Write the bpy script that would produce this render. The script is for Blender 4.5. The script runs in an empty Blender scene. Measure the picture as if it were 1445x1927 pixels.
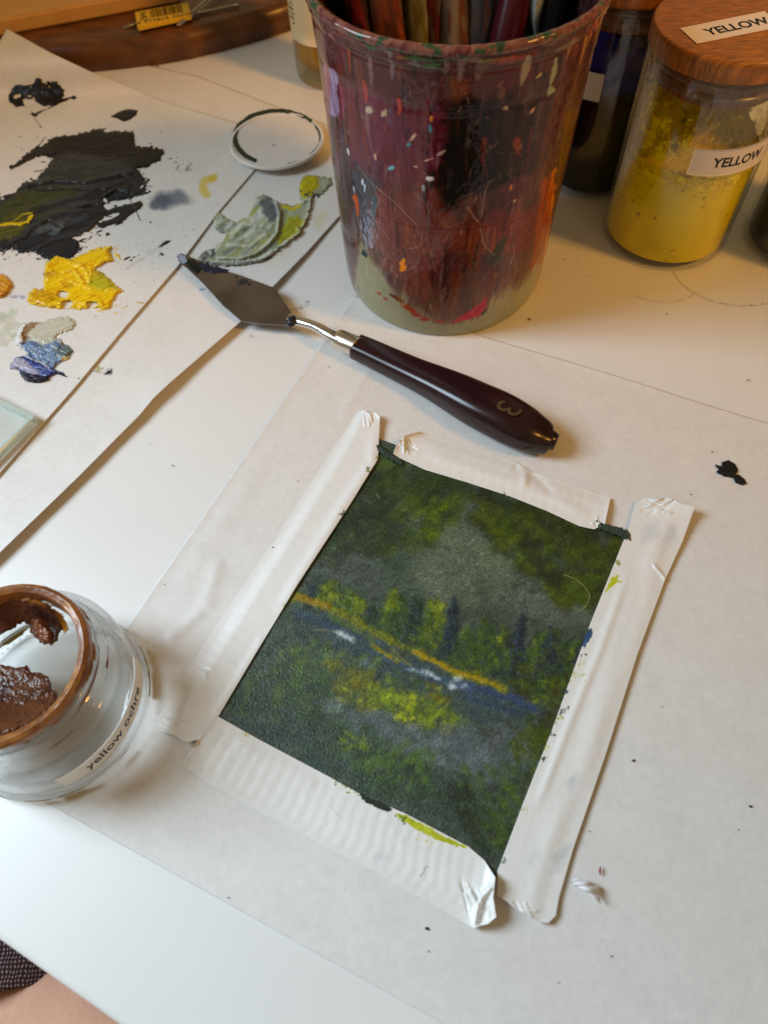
import bpy, bmesh, math, random
import numpy as np
from mathutils import Vector, Matrix
PI = math.pi
S = 0.2605                      # camera height over the table, metres
scene = bpy.context.scene
COL = scene.collection

# ------------------------------------------------------------ camera
FPX, TH, RO = 1383.4, 0.5514, -0.0556
CX, CY = 722.5, 963.5
_f = np.array([0, math.sin(TH), -math.cos(TH)])
_r0 = np.array([1.0, 0, 0]); _u0 = np.cross(_r0, _f)
_r = math.cos(RO)*_r0 + math.sin(RO)*_u0
_u = -math.sin(RO)*_r0 + math.cos(RO)*_u0
cam = bpy.data.objects.new('camera', bpy.data.cameras.new('camera')); COL.objects.link(cam)
cam.data.sensor_fit = 'HORIZONTAL'; cam.data.sensor_width = 36
cam.data.lens = 36*FPX/1445
cam.data.clip_start = 0.005; cam.data.clip_end = 30
M = Matrix(((_r[0], _u[0], -_f[0], 0), (_r[1], _u[1], -_f[1], 0), (_r[2], _u[2], -_f[2], S), (0, 0, 0, 1)))
cam.matrix_world = M
cam.data.dof.use_dof = True
cam.data.dof.focus_distance = 0.30
cam.data.dof.aperture_fstop = 15.0
scene.camera = cam

# ------------------------------------------------------------ world, lamps, exposure
w = bpy.data.worlds.new('World'); scene.world = w; w.use_nodes = True
_nt = w.node_tree; _tc = _nt.nodes.new('ShaderNodeTexCoord'); _n = _nt.nodes.new('ShaderNodeTexNoise'); _n.inputs['Scale'].default_value = 1.7; _n.inputs['Detail'].default_value = 3
_nt.links.new(_tc.outputs['Generated'], _n.inputs['Vector']); _cr = _nt.nodes.new('ShaderNodeValToRGB')      # the warm room around, lighter and darker walls
_cr.color_ramp.elements[0].position = .36; _cr.color_ramp.elements[0].color = (.34, .21, .085, 1); _cr.color_ramp.elements[1].position = .64; _cr.color_ramp.elements[1].color = (1.52, 1.15, .62, 1)
_nt.links.new(_n.outputs[0], _cr.inputs[0]); _nt.links.new(_cr.outputs[0], _nt.nodes['Background'].inputs[0])
w.node_tree.nodes['Background'].inputs[1].default_value = 0.28

def area(name, loc, target, size, energy, color, size_y=None):
    l = bpy.data.lights.new(name, 'AREA'); l.energy = energy; l.color = color
    l.shape = 'RECTANGLE'; l.size = size; l.size_y = size_y or size
    o = bpy.data.objects.new(name, l); COL.objects.link(o); o.location = loc
    d = Vector(target)-Vector(loc); o.rotation_euler = d.to_track_quat('-Z', 'Y').to_euler()
    return o
wl = area('window_light', (-0.60, 0.20, 0.50), (0.0, -0.10, 0), 0.30, 2.55, (0.69, 0.85, 0.99), 0.34); wl.data.spread = math.radians(98)
ll = area('warm_lamp', (0.74, -0.08, 0.86), (-0.06, 0.80, 0), 0.15, 1.30, (1.0, 0.46, 0.08), 0.12); ll.data.spread = math.radians(64)
scene.view_settings.view_transform = 'Standard'
scene.view_settings.look = 'None'
scene.view_settings.exposure = 0
scene.view_settings.gamma = 1
scene.view_settings.use_curve_mapping = False
scene.render.engine = 'CYCLES'
scene.cycles.use_denoising = True
scene.cycles.max_bounces = 10; scene.cycles.transparent_max_bounces = 24; scene.cycles.transmission_bounces = 10
scene.cycles.sample_clamp_indirect = 4

# ------------------------------------------------------------ photo measurement -> table coordinates
def P(px, py, z=0.0):
    px = np.asarray(px, float); py = np.asarray(py, float); z = np.asarray(z, float)
    d = _f + ((px-CX)/FPX)[..., None]*_r - ((py-CY)/FPX)[..., None]*_u
    k = (z-S)/d[..., 2]
    return np.stack([d[..., 0]*k, d[..., 1]*k, z+0*k], -1)
def px_of(w3):
    d = np.asarray(w3, float)-np.array([0, 0, S]); q = d@_f
    return CX+FPX*(d@_r)/q, CY-FPX*(d@_u)/q
def V(px, py, z=0.0): return Vector(P(px, py, z).tolist())

# ------------------------------------------------------------ numpy noise and paint rasters
def vnoise(x, y, seed=0):
    x = np.asarray(x, float); y = np.asarray(y, float)
    xi = np.floor(x).astype(np.int64); yi = np.floor(y).astype(np.int64)
    fx = x-xi; fy = y-yi; fx = fx*fx*(3-2*fx); fy = fy*fy*(3-2*fy)
    def h(a, b):
        n = (a*374761393 + b*668265263 + seed*974634777) & 0x7fffffff
        n = ((n ^ (n >> 13))*1274126177) & 0x7fffffff
        return ((n ^ (n >> 16)) & 0xffff)/65535.0
    return (h(xi, yi)*(1-fx)+h(xi+1, yi)*fx)*(1-fy)+(h(xi, yi+1)*(1-fx)+h(xi+1, yi+1)*fx)*fy
def fbm(x, y, seed=0, o=4):
    s = 0; a = .5; t = 0
    for i in range(o):
        s = s+a*vnoise(x*2**i, y*2**i, seed+i*17); t += a; a *= .55
    return s/t
def lin(c):
    c = np.asarray(c, float)/255.0
    return np.where(c <= .04045, c/12.92, ((c+.055)/1.055)**2.4)
def rgb(r, g, b): return tuple(lin((r, g, b)).tolist())+(1.0,)

class Cv:
    """a raster in photo pixels (or any 2-D units): colour, coverage, height, roughness"""
    def __init__(s, x0, y0, x1, y1, k=1.0, base=(0, 0, 0), a=0.0):
        s.x0, s.y0, s.k = x0, y0, k
        s.w = int((x1-x0)*k)+1; s.h = int((y1-y0)*k)+1
        s.c = np.ones((s.h, s.w, 3))*np.asarray(base, float); s.a = np.full((s.h, s.w), float(a))
        s.z = np.zeros((s.h, s.w))
        s.X, s.Y = np.meshgrid(x0+np.arange(s.w)/k, y0+np.arange(s.h)/k)
    def win(s, a, b, c, d):
        i0 = max(0, int((a-s.x0)*s.k)); i1 = min(s.w, int((c-s.x0)*s.k)+2)
        j0 = max(0, int((b-s.y0)*s.k)); j1 = min(s.h, int((d-s.y0)*s.k)+2)
        return (slice(j0, j1), slice(i0, i1)) if i1 > i0 and j1 > j0 else None
    def put(s, W, m, col, h=0.0, cov=True):
        m = np.clip(m, 0, 1)
        col = np.asarray(col, float)
        s.c[W] = s.c[W]*(1-m[..., None])+col*m[..., None]
        if cov: s.a[W] = 1-(1-s.a[W])*(1-m)
        s.z[W] = s.z[W]+h*m
    def poly(s, pts, col, rag=2.0, soft=1.0, al=1.0, h=0.0, seed=1, sc=None, var=8, streak=None, dry=0.0):
        pts = np.asarray(pts, float); pad = rag*2+soft+2
        W = s.win(pts[:, 0].min()-pad, pts[:, 1].min()-pad, pts[:, 0].max()+pad, pts[:, 1].max()+pad)
        if W is None: return
        X, Y = s.X[W], s.Y[W]
        d = np.full(X.shape, 1e9); ins = np.zeros(X.shape, bool); n = len(pts)
        for i in range(n):
            ax, ay = pts[i]; bx, by = pts[(i+1) % n]
            ex, ey = bx-ax, by-ay; L = ex*ex+ey*ey+1e-9
            t = np.clip(((X-ax)*ex+(Y-ay)*ey)/L, 0, 1)
            d = np.minimum(d, np.hypot(X-ax-t*ex, Y-ay-t*ey))
            cr = ((ay > Y) != (by > Y)) & (X < (bx-ax)*(Y-ay)/((by-ay) if by != ay else 1e-9)+ax)
            ins ^= cr
        sd = np.where(ins, d, -d)
        q = sc or max(rag*2.0, 3)
        sd = sd+(fbm(X/q, Y/q, seed)-.5)*rag*3.2
        m = np.clip(sd/soft+.5, 0, 1)*al
        if streak is not None:
            ca, sa = math.cos(streak), math.sin(streak)
            st = fbm((X*ca+Y*sa)/26, (-X*sa+Y*ca)/2.6, seed+7)
            if dry: m = m*np.clip((st-dry)*7+.5, 0, 1)
        else:
            st = fbm(X/9, Y/9, seed+7)
            if dry: m = m*np.clip((st-dry)*7+.5, 0, 1)
        c = np.asarray(col, float)+(st[..., None]-.5)*var*2
        s.put(W, m, c, 0)
        s.z[W] = s.z[W]+h*m*(.55+.9*st)*np.clip(sd/6, .15, 1)
    def dab(s, x, y, L, wd, ang, col, al=1.0, rag=.35, seed=0, h=0.0, soft=.35, dry=0.0, cov=True):
        R = max(L, wd)*1.4+2
        W = s.win(x-R, y-R, x+R, y+R)
        if W is None: return
        X, Y = s.X[W]-x, s.Y[W]-y; ca, sa = math.cos(ang), math.sin(ang)
        a = (X*ca+Y*sa)/L; b = (-X*sa+Y*ca)/wd
        n = fbm(s.X[W]/(wd*.8), s.Y[W]/(wd*.8), seed, 3)-.5
        m = np.clip((1-np.sqrt(a*a+b*b)+n*rag*2)/soft, 0, 1)*al
        if dry:
            st = fbm(a*2+seed*.37, b*5+seed, seed+3, 3); m = m*np.clip((st-dry)*6+.5, 0, 1)
        s.put(W, m, col, h, cov)
    def line(s, pts, wd, col, al=1.0, seed=0, rag=.4, h=0.0, soft=1.0, dry=0.0, var=6, taper=False, cov=True):
        pts = np.asarray(pts, float); pad = wd*2+3
        W = s.win(pts[:, 0].min()-pad, pts[:, 1].min()-pad, pts[:, 0].max()+pad, pts[:, 1].max()+pad)
        if W is None: return
        X, Y = s.X[W], s.Y[W]; d = np.full(X.shape, 1e9); al_ = np.zeros(X.shape); acc = 0
        tot = np.hypot(*np.diff(pts, axis=0).T).sum()
        for i in range(len(pts)-1):
            ax, ay = pts[i]; bx, by = pts[i+1]; ex, ey = bx-ax, by-ay; L = math.hypot(ex, ey)+1e-9
            t = np.clip(((X-ax)*ex+(Y-ay)*ey)/L/L, 0, 1); q = np.hypot(X-ax-t*ex, Y-ay-t*ey)
            k = q < d; d = np.where(k, q, d); al_ = np.where(k, acc+t*L, al_); acc += L
        n = fbm(X/max(wd, 2), Y/max(wd, 2), seed, 3)-.5
        ww = wd*.5*(1+n*rag*2)
        if taper: ww = ww*np.clip(1.15-np.abs(al_/tot-.35)*1.3, .1, 1)
        m = np.clip((ww-d)/soft+.5, 0, 1)*al
        if dry:
            st = fbm(al_/25, d/1.6+X*0, seed+5, 3); m = m*np.clip((st-dry)*6+.5, 0, 1)
        c = np.asarray(col, float)+(fbm(al_/12, d/2, seed+9, 3)[..., None]-.5)*var*2
        s.put(W, m, c, h, cov)
    def sample(s, x, y):
        u = np.clip((np.asarray(x)-s.x0)*s.k, 0, s.w-1.001); v = np.clip((np.asarray(y)-s.y0)*s.k, 0, s.h-1.001)
        i = u.astype(int); j = v.astype(int); f = (u-i); g = (v-j)
        def L(A):
            e = (lambda q: q[..., None]) if A.ndim == 3 else (lambda q: q)
            return (A[j, i]*e(1-f)+A[j, i+1]*e(f))*e(1-g)+(A[j+1, i]*e(1-f)+A[j+1, i+1]*e(f))*e(g)
        return L(s.c), L(s.a), L(s.z)

# ------------------------------------------------------------ materials
def mat(name, color=(.5, .5, .5, 1), rough=.5, metal=0, spec=.5, attr=None, bump=None, noise=None, alpha=1.0, trans=0, ior=1.45, coat=0, sss=0):
    m = bpy.data.materials.new(name); m.use_nodes = True; nt = m.node_tree; b = nt.nodes['Principled BSDF']
    b.inputs['Base Color'].default_value = color; b.inputs['Roughness'].default_value = rough
    b.inputs['Metallic'].default_value = metal; b.inputs['Specular IOR Level'].default_value = spec
    b.inputs['Alpha'].default_value = alpha; b.inputs['Transmission Weight'].default_value = trans; b.inputs['IOR'].default_value = ior
    b.inputs['Coat Weight'].default_value = coat; b.inputs['Coat Roughness'].default_value = .12
    if sss: b.inputs['Subsurface Weight'].default_value = sss; b.inputs['Subsurface Radius'].default_value = (.004, .002, .001)
    tc = nt.nodes.new('ShaderNodeTexCoord')
    src = None
    if attr:
        a = nt.nodes.new('ShaderNodeAttribute'); a.attribute_name = attr
        src = a.outputs['Color']
    if noise:      # (scale, amount, stretch) gentle mottling of the base colour
        sc, am, st = noise
        mp = nt.nodes.new('ShaderNodeMapping'); mp.inputs['Scale'].default_value = st
        nt.links.new(tc.outputs['Object'], mp.inputs[0])
        n = nt.nodes.new('ShaderNodeTexNoise'); n.inputs['Scale'].default_value = sc; n.inputs['Detail'].default_value = 6
        nt.links.new(mp.outputs[0], n.inputs['Vector'])
        mr = nt.nodes.new('ShaderNodeMapRange'); mr.inputs[1].default_value = .3; mr.inputs[2].default_value = .7
        mr.inputs[3].default_value = 1-am; mr.inputs[4].default_value = 1+am*.6
        nt.links.new(n.outputs[0], mr.inputs[0])
        mx = nt.nodes.new('ShaderNodeVectorMath'); mx.operation = 'SCALE'
        if src: nt.links.new(src, mx.inputs[0])
        else: mx.inputs[0].default_value = color[:3]
        nt.links.new(mr.outputs[0], mx.inputs['Scale']); src = mx.outputs[0]
    if src: nt.links.new(src, b.inputs['Base Color'])
    if bump:       # list of (scale, strength, distance)
        prev = None
        for sc, st, ds in bump:
            n = nt.nodes.new('ShaderNodeTexNoise'); n.inputs['Scale'].default_value = sc; n.inputs['Detail'].default_value = 5
            nt.links.new(tc.outputs['Object'], n.inputs['Vector'])
            bp = nt.nodes.new('ShaderNodeBump'); bp.inputs['Strength'].default_value = st; bp.inputs['Distance'].default_value = ds
            nt.links.new(n.outputs[0], bp.inputs['Height'])
            if prev: nt.links.new(prev.outputs[0], bp.inputs['Normal'])
            prev = bp
        nt.links.new(prev.outputs[0], b.inputs['Normal'])
    return m
def clear_glass(name, tint=(.95, .96, .94, 1), ior=1.5, rough=.03, refr=0.0, dirt=0.0):
    m = bpy.data.materials.new(name); m.use_nodes = True; nt = m.node_tree; nt.nodes.clear()
    out = nt.nodes.new('ShaderNodeOutputMaterial'); tr = nt.nodes.new('ShaderNodeBsdfTransparent'); tr.inputs[0].default_value = tint
    gl = nt.nodes.new('ShaderNodeBsdfGlossy'); gl.inputs['Roughness'].default_value = rough
    lw = nt.nodes.new('ShaderNodeLayerWeight'); lw.inputs[0].default_value = .5      # Schlick reflectance, the same on both faces
    pw = nt.nodes.new('ShaderNodeMath'); pw.operation = 'POWER'; pw.inputs[1].default_value = 4.0; nt.links.new(lw.outputs['Facing'], pw.inputs[0])
    fr = nt.nodes.new('ShaderNodeMapRange'); fr.inputs[3].default_value = .045; fr.inputs[4].default_value = .85; nt.links.new(pw.outputs[0], fr.inputs[0])
    mx = nt.nodes.new('ShaderNodeMixShader'); nt.links.new(fr.outputs[0], mx.inputs[0])
    base = tr
    if refr:
        rf = nt.nodes.new('ShaderNodeBsdfRefraction'); rf.inputs['IOR'].default_value = ior; rf.inputs['Roughness'].default_value = 0.02
        rf.inputs[0].default_value = tint
        m2 = nt.nodes.new('ShaderNodeMixShader'); m2.inputs[0].default_value = refr
        nt.links.new(tr.outputs[0], m2.inputs[1]); nt.links.new(rf.outputs[0], m2.inputs[2]); base = m2
    if dirt:
        df = nt.nodes.new('ShaderNodeBsdfDiffuse'); df.inputs[0].default_value = (.7, .68, .62, 1)
        n = nt.nodes.new('ShaderNodeTexNoise'); n.inputs['Scale'].default_value = 160; n.inputs['Detail'].default_value = 6
        mr = nt.nodes.new('ShaderNodeMapRange'); mr.inputs[1].default_value = .45; mr.inputs[2].default_value = .75; mr.inputs[3].default_value = dirt*.3; mr.inputs[4].default_value = dirt
        tc = nt.nodes.new('ShaderNodeTexCoord'); nt.links.new(tc.outputs['Object'], n.inputs[0]); nt.links.new(n.outputs[0], mr.inputs[0])
        m3 = nt.nodes.new('ShaderNodeMixShader'); nt.links.new(mr.outputs[0], m3.inputs[0])
        nt.links.new(base.outputs[0], m3.inputs[1]); nt.links.new(df.outputs[0], m3.inputs[2]); base = m3
    nt.links.new(base.outputs[0], mx.inputs[1]); nt.links.new(gl.outputs[0], mx.inputs[2])
    nt.links.new(mx.outputs[0], out.inputs[0])
    return m
def alpha_attr(m, attr='Alpha'):
    nt = m.node_tree; a = nt.nodes.new('ShaderNodeAttribute'); a.attribute_name = attr
    nt.links.new(a.outputs['Fac'], nt.nodes['Principled BSDF'].inputs['Alpha']); return m

# ------------------------------------------------------------ mesh helpers
def link(name, me, m=None, parent=None):
    o = bpy.data.objects.new(name, me); COL.objects.link(o)
    if m is not None: me.materials.append(m)
    if parent is not None: o.parent = parent
    return o
def np_mesh(name, verts, quads, m=None, parent=None, col=None, alpha=None, smooth=True):
    me = bpy.data.meshes.new(name)
    verts = np.asarray(verts, np.float32); quads = np.asarray(quads, np.int32)
    n = quads.shape[1]
    if parent is not None: verts = verts-np.array(parent.location, np.float32)
    me.vertices.add(len(verts)); me.vertices.foreach_set('co', verts.ravel())
    me.loops.add(quads.size); me.loops.foreach_set('vertex_index', quads.ravel())
    me.polygons.add(len(quads)); me.polygons.foreach_set('loop_start', np.arange(len(quads), dtype=np.int32)*n)
    me.polygons.foreach_set('loop_total', np.full(len(quads), n, np.int32))
    me.update(calc_edges=True)
    if smooth: me.polygons.foreach_set('use_smooth', np.ones(len(quads), bool))
    if col is not None:
        a = me.color_attributes.new('Col', 'FLOAT_COLOR', 'POINT')
        c = np.ones((len(verts), 4), np.float32); c[:, :3] = lin(np.clip(col, 0, 255)); a.data.foreach_set('color', c.ravel())
    if alpha is not None:
        a = me.attributes.new('Alpha', 'FLOAT', 'POINT'); a.data.foreach_set('value', np.asarray(alpha, np.float32))
    me.validate()
    return link(name, me, m, parent)
def grid_quads(nu, nv, wrap=False):     # verts laid out [v][u]
    i = np.arange(nu if wrap else nu-1); j = np.arange(nv-1); I, J = np.meshgrid(i, j)
    a = J*nu+I; b = J*nu+(I+1) % nu; return np.stack([a, b, b+nu, a+nu], -1).reshape(-1, 4)
def thing(name, label, cat, loc=(0, 0, 0), group=None):
    o = bpy.data.objects.new(name, None); COL.objects.link(o); o.location = loc; o.empty_display_size = .01
    o['label'] = label; o['category'] = cat
    if group: o['group'] = group
    return o
def tag(o, label, cat, group=None):
    o['label'] = label; o['category'] = cat
    if group: o['group'] = group
    return o
def lathe(name, prof, m, parent, seg=96, center=(0, 0), z0=0, closed=False):
    prof = np.asarray(prof, float); a = np.linspace(0, 2*PI, seg, endpoint=False)
    A, R = np.meshgrid(a, prof[:, 0]); Z = np.repeat(prof[:, 1:2], seg, 1)
    v = np.stack([center[0]+R*np.cos(A), center[1]+R*np.sin(A), Z+z0], -1).reshape(-1, 3)
    q = grid_quads(seg, len(prof), True)
    if closed:
        n = len(prof)-1; i = np.arange(seg); j = (i+1) % seg
        q = np.concatenate([q, np.stack([n*seg+i, n*seg+j, j, i], -1)])
    o = np_mesh(name, v, q, m, parent)
    return o
def rounded(pts, r=.001, n=4):
    """round the inner corners of a polyline profile"""
    out = [pts[0]]
    for i in range(1, len(pts)-1):
        p = np.array(pts[i]); a = np.array(pts[i-1])-p; b = np.array(pts[i+1])-p
        la, lb = np.linalg.norm(a), np.linalg.norm(b); k = min(r, la*.45, lb*.45)
        A = p+a/la*k; B = p+b/lb*k
        for t in np.linspace(0, 1, n+1): out.append(tuple((1-t)**2*A+2*t*(1-t)*p+t*t*B))
    out.append(pts[-1]); return out
def coons(top, right, bottom, left, nu, nv):
    """px boundary polylines -> (nv,nu,2). top/bottom run left to right, left/right run top to bottom"""
    def rs(p, n):
        p = np.asarray(p, float); d = np.concatenate([[0], np.cumsum(np.hypot(*np.diff(p, axis=0).T))]); t = np.linspace(0, d[-1], n)
        return np.stack([np.interp(t, d, p[:, 0]), np.interp(t, d, p[:, 1])], -1)
    T, B, L, R = rs(top, nu), rs(bottom, nu), rs(left, nv), rs(right, nv)
    u = np.linspace(0, 1, nu)[None, :, None]; v = np.linspace(0, 1, nv)[:, None, None]
    return (1-v)*T[None]+v*B[None]+(1-u)*L[:, None]+u*R[:, None]-((1-u)*(1-v)*T[0]+u*(1-v)*T[-1]+(1-u)*v*B[0]+u*v*B[-1])
def sheet(name, G, Z, m, parent=None, col=None, alpha=None, thick=0.00012):
    """a real sheet: top grid, bottom grid and rim"""
    nv, nu = Z.shape
    top = P(G[..., 0], G[..., 1], Z).reshape(-1, 3); bot = top.copy(); bot[:, 2] -= thick
    q = grid_quads(nu, nv)[:, ::-1]; N = nu*nv
    ring = np.concatenate([np.arange(nu), np.arange(1, nv)*nu+nu-1, (nv-1)*nu+np.arange(nu-2, -1, -1), np.arange(nv-2, 0, -1)*nu])
    nx = np.roll(ring, -1)
    Q = np.concatenate([q, q[:, ::-1]+N, np.stack([ring, nx, nx+N, ring+N], -1)])
    v = np.concatenate([top, bot])
    c = None if col is None else np.concatenate([col.reshape(-1, 3)]*2)
    a = None if alpha is None else np.concatenate([alpha.ravel()]*2)
    o = np_mesh(name, v, Q, m, parent, c, a)
    me = o.data; sm = np.ones(len(Q), bool); me.polygons.foreach_set('use_smooth', sm)
    return o
def paint_mesh(name, cv, zf, m, parent, thr=.5, hs=1.0, step=1, thick=0):
    """the covered cells of a paint raster as relief standing on the sheet"""
    a = cv.a[::step, ::step]; X = cv.X[::step, ::step]; Y = cv.Y[::step, ::step]; H = cv.z[::step, ::step]; C = cv.c[::step, ::step]
    k = a > thr
    cell = k[:-1, :-1] & k[1:, :-1] & k[:-1, 1:] & k[1:, 1:]
    nv, nu = a.shape; q = grid_quads(nu, nv).reshape(nv-1, nu-1, 4)[cell][:, ::-1]
    used = np.unique(q); idx = np.full(nu*nv, -1); idx[used] = np.arange(len(used))
    e = np.clip((a-thr)/(1-thr+1e-6), 0, 1)
    # drop the rim to the sheet
    inner = cell.astype(float); pad = np.zeros((nv, nu)); pad[:-1, :-1] += inner; pad[1:, :-1] += inner; pad[:-1, 1:] += inner; pad[1:, 1:] += inner
    rim = pad < 4
    Z = zf(X, Y)+.00005+np.where(rim, 0, .00015+H*hs*e)
    v = P(X, Y, Z).reshape(-1, 3)[used]; qq = idx[q]; cc = C.reshape(-1, 3)[used]
    if thick:      # a closed lump: the same outline bulging downwards too
        D = k.astype(float)
        for _ in range(14): D[1:-1, 1:-1] = (D[1:-1, 1:-1]+D[:-2, 1:-1]+D[2:, 1:-1]+D[1:-1, :-2]+D[1:-1, 2:])/5
        D = np.clip((D-.5)*2, 0, 1)
        v2 = P(X, Y, Z-thick*np.where(rim, 0, D)-np.where(rim, 0, .0002)).reshape(-1, 3)[used]
        qq = np.concatenate([qq, qq[:, ::-1]+len(v)]); v = np.concatenate([v, v2]); cc = np.concatenate([cc, cc])
    return np_mesh(name, v, qq, m, parent, cc)
def box_bm(sx, sy, sz, bev=0, seg=2):
    bm = bmesh.new(); bmesh.ops.create_cube(bm, size=1)
    bmesh.ops.scale(bm, vec=(sx, sy, sz), verts=bm.verts)
    if bev: bmesh.ops.bevel(bm, geom=bm.edges[:], offset=bev, segments=seg, affect='EDGES', profile=.6)
    return bm
def bm_obj(name, bm, m, parent=None, smooth=False, mtx=None):
    if mtx is not None: bmesh.ops.transform(bm, matrix=mtx, verts=bm.verts)
    if parent is not None: bmesh.ops.translate(bm, vec=-Vector(parent.location), verts=bm.verts)
    me = bpy.data.meshes.new(name); bm.to_mesh(me); bm.free()
    for p in me.polygons: p.use_smooth = smooth
    return link(name, me, m, parent)
def tube(name, pts, radii, m, parent=None, seg=20, flat=1.0, caps=True, power=2.0, sub=6, smooth=True, cap_round=False):
    """lofted tube through 3-D points; radii number or list; flat squashes the cross section vertically"""
    pts = [Vector(p) for p in pts]; n = len(pts)
    if not hasattr(radii, '__len__'): radii = [radii]*n
    # catmull subdivision
    Q, R = [], []
    for i in range(n-1):
        p0 = pts[max(i-1, 0)]; p1 = pts[i]; p2 = pts[i+1]; p3 = pts[min(i+2, n-1)]
        r0 = radii[max(i-1, 0)]; r1 = radii[i]; r2 = radii[i+1]; r3 = radii[min(i+2, n-1)]
        for k in range(sub):
            t = k/sub; f = lambda a, b, c, d: .5*((2*b)+(c-a)*t+(2*a-5*b+4*c-d)*t*t+(-a+3*b-3*c+d)*t**3)
            Q.append(Vector([f(p0[j], p1[j], p2[j], p3[j]) for j in range(3)])); R.append(max(1e-5, f(r0, r1, r2, r3)))
    Q.append(pts[-1]); R.append(radii[-1])
    V_, F = [], []
    for i, (p, r) in enumerate(zip(Q, R)):
        d = (Q[min(i+1, len(Q)-1)]-Q[max(i-1, 0)]).normalized()
        side = d.cross(Vector((0, 0, 1)))
        if side.length < 1e-3: side = Vector((1, 0, 0))
        side.normalize(); up = side.cross(d).normalized()
        for j in range(seg):
            a = 2*PI*j/seg; ca, sa = math.cos(a), math.sin(a)
            ca = math.copysign(abs(ca)**(2/power), ca); sa = math.copysign(abs(sa)**(2/power), sa)
            V_.append(p+side*ca*r+up*sa*r*flat)
    me = bpy.data.meshes.new(name)
    for i in range(len(Q)-1):
        for j in range(seg):
            a = i*seg+j; b = i*seg+(j+1) % seg; F.append((a, b, b+seg, a+seg))
    if caps: F.append(tuple(range(seg))[::-1]); F.append(tuple((len(Q)-1)*seg+j for j in range(seg)))
    loc = Vector(parent.location) if parent is not None else Vector((0, 0, 0))
    me.from_pydata([tuple(v-loc) for v in V_], [], F); me.update()
    for p in me.polygons: p.use_smooth = smooth and len(p.vertices) == 4
    return link(name, me, m, parent)
def text_mesh(name, body, size, m, parent, fn, bold=0.0, extrude=0.00004, align='CENTER', spacing=1.0, shear=0):
    """letters as mesh; fn maps (x, y, z) arrays in the text plane to the world"""
    cu = bpy.data.curves.new('t', 'FONT'); cu.body = body; cu.size = size; cu.extrude = extrude; cu.offset = bold
    cu.align_x = align; cu.align_y = 'CENTER'; cu.resolution_u = 3; cu.space_character = spacing; cu.shear = shear
    o = bpy.data.objects.new('t', cu); COL.objects.link(o); dg = bpy.context.evaluated_depsgraph_get()
    me = bpy.data.meshes.new_from_object(o.evaluated_get(dg)); bpy.data.objects.remove(o)
    n = len(me.vertices); co = np.empty(n*3, np.float32); me.vertices.foreach_get('co', co); co = co.reshape(-1, 3)
    q = np.asarray(fn(co[:, 0], co[:, 1], co[:, 2]), np.float32)
    if parent is not None:
        pl = np.array(parent.location, np.float32)
        if parent.parent is not None: pl = pl+np.array(parent.parent.location, np.float32)
        q = q-pl
    me.vertices.foreach_set('co', q.ravel()); me.materials.clear(); me.name = name; me.update()
    return link(name, me, m, parent)
rng = np.random.default_rng(11); random.seed(5)

# ============================================================ THE SURFACE
E0, E1 = V(0, 1772), V(215, 1925)
et = (E1-E0).normalized(); en = Vector((et.y, -et.x, 0))       # along the edge, outwards
if en.y > 0: en = -en
m_table = mat('table_laminate', rgb(226, 225, 222), rough=.34, spec=.45, noise=(9, .035, (1, 1, 1)), bump=[(900, .06, .0002)])
bm = box_bm(1.7, 1.1, .020, .0022, 3)
ang = math.atan2(et.y, et.x)
ctr = E0+et*.25-en*.55+Vector((0, 0, -.010))
tb = bm_obj('table_top', bm, m_table, None, True, Matrix.Translation(ctr)@Matrix.Rotation(ang, 4, 'Z'))
tb['kind'] = 'structure'
m_floor = mat('floor_wood', rgb(110, 92, 76), rough=.5, noise=(6, .3, (1, 9, 1)))
fl = bm_obj('floor', box_bm(5, 5, .02), m_floor, None, False, Matrix.Translation((0, .2, -.76))); fl['kind'] = 'structure'

# specks of dried paint on the table: flat flakes, one object nobody counts
def flakes(pts, z, m, name):
    bm = bmesh.new()
    for (x, y, r) in pts:
        c = V(x, y, z); n = random.randint(5, 8); k = r/4600
        vs = []
        a0 = random.random()*6
        for i in range(n):
            a = a0+2*PI*i/n; q = k*random.uniform(.5, 1.3); vs.append(bm.verts.new((c.x+q*math.cos(a)*1.3, c.y+q*math.sin(a), c.z)))
        top = bmesh.ops.extrude_face_region(bm, geom=[bm.faces.new(vs)])
        bmesh.ops.translate(bm, vec=(0, 0, .00012), verts=[v for v in top['geom'] if isinstance(v, bmesh.types.BMVert)])
    bmesh.ops.recalc_face_normals(bm, faces=bm.faces)
    return bm_obj(name, bm, m)
m_speck = mat('dried_speck', rgb(48, 46, 46), rough=.6)
pts = [(1408, 715, 1.8), (1192, 1432, 2.2), (804, 1748, 2.6), (544, 1106, 2.4), (513, 1030, 1.6), (1340, 850, 1.4), (472, 632, 1.6), (310, 1100, 1.2),
       (1063, 487, 2), (1085, 490, 1.3), (1110, 520, 1.3), (1255, 590, 1.5), (996, 600, 2.6), (620, 690, 1.2), (560, 905, 1), (325, 876, 1.4), (1412, 1518, 2), (1300, 930, 1),
       (296, 124, 3), (128, 764, 1.8), (282, 835, 1.5), (664, 1050, 1), (1245, 1330, 1), (1150, 1800, 1), (1050, 1850, 1), (430, 1690, 1), (725, 850, 1)]
for i in range(9): pts.append((random.uniform(560, 1440), random.uniform(600, 1900), random.uniform(.4, 1.0)))
sp = flakes(pts, .00075, m_speck, 'paint_specks'); sp['kind'] = 'stuff'; sp['label'] = 'tiny dark specks of dried paint scattered over table and papers'; sp['category'] = 'specks'

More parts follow.
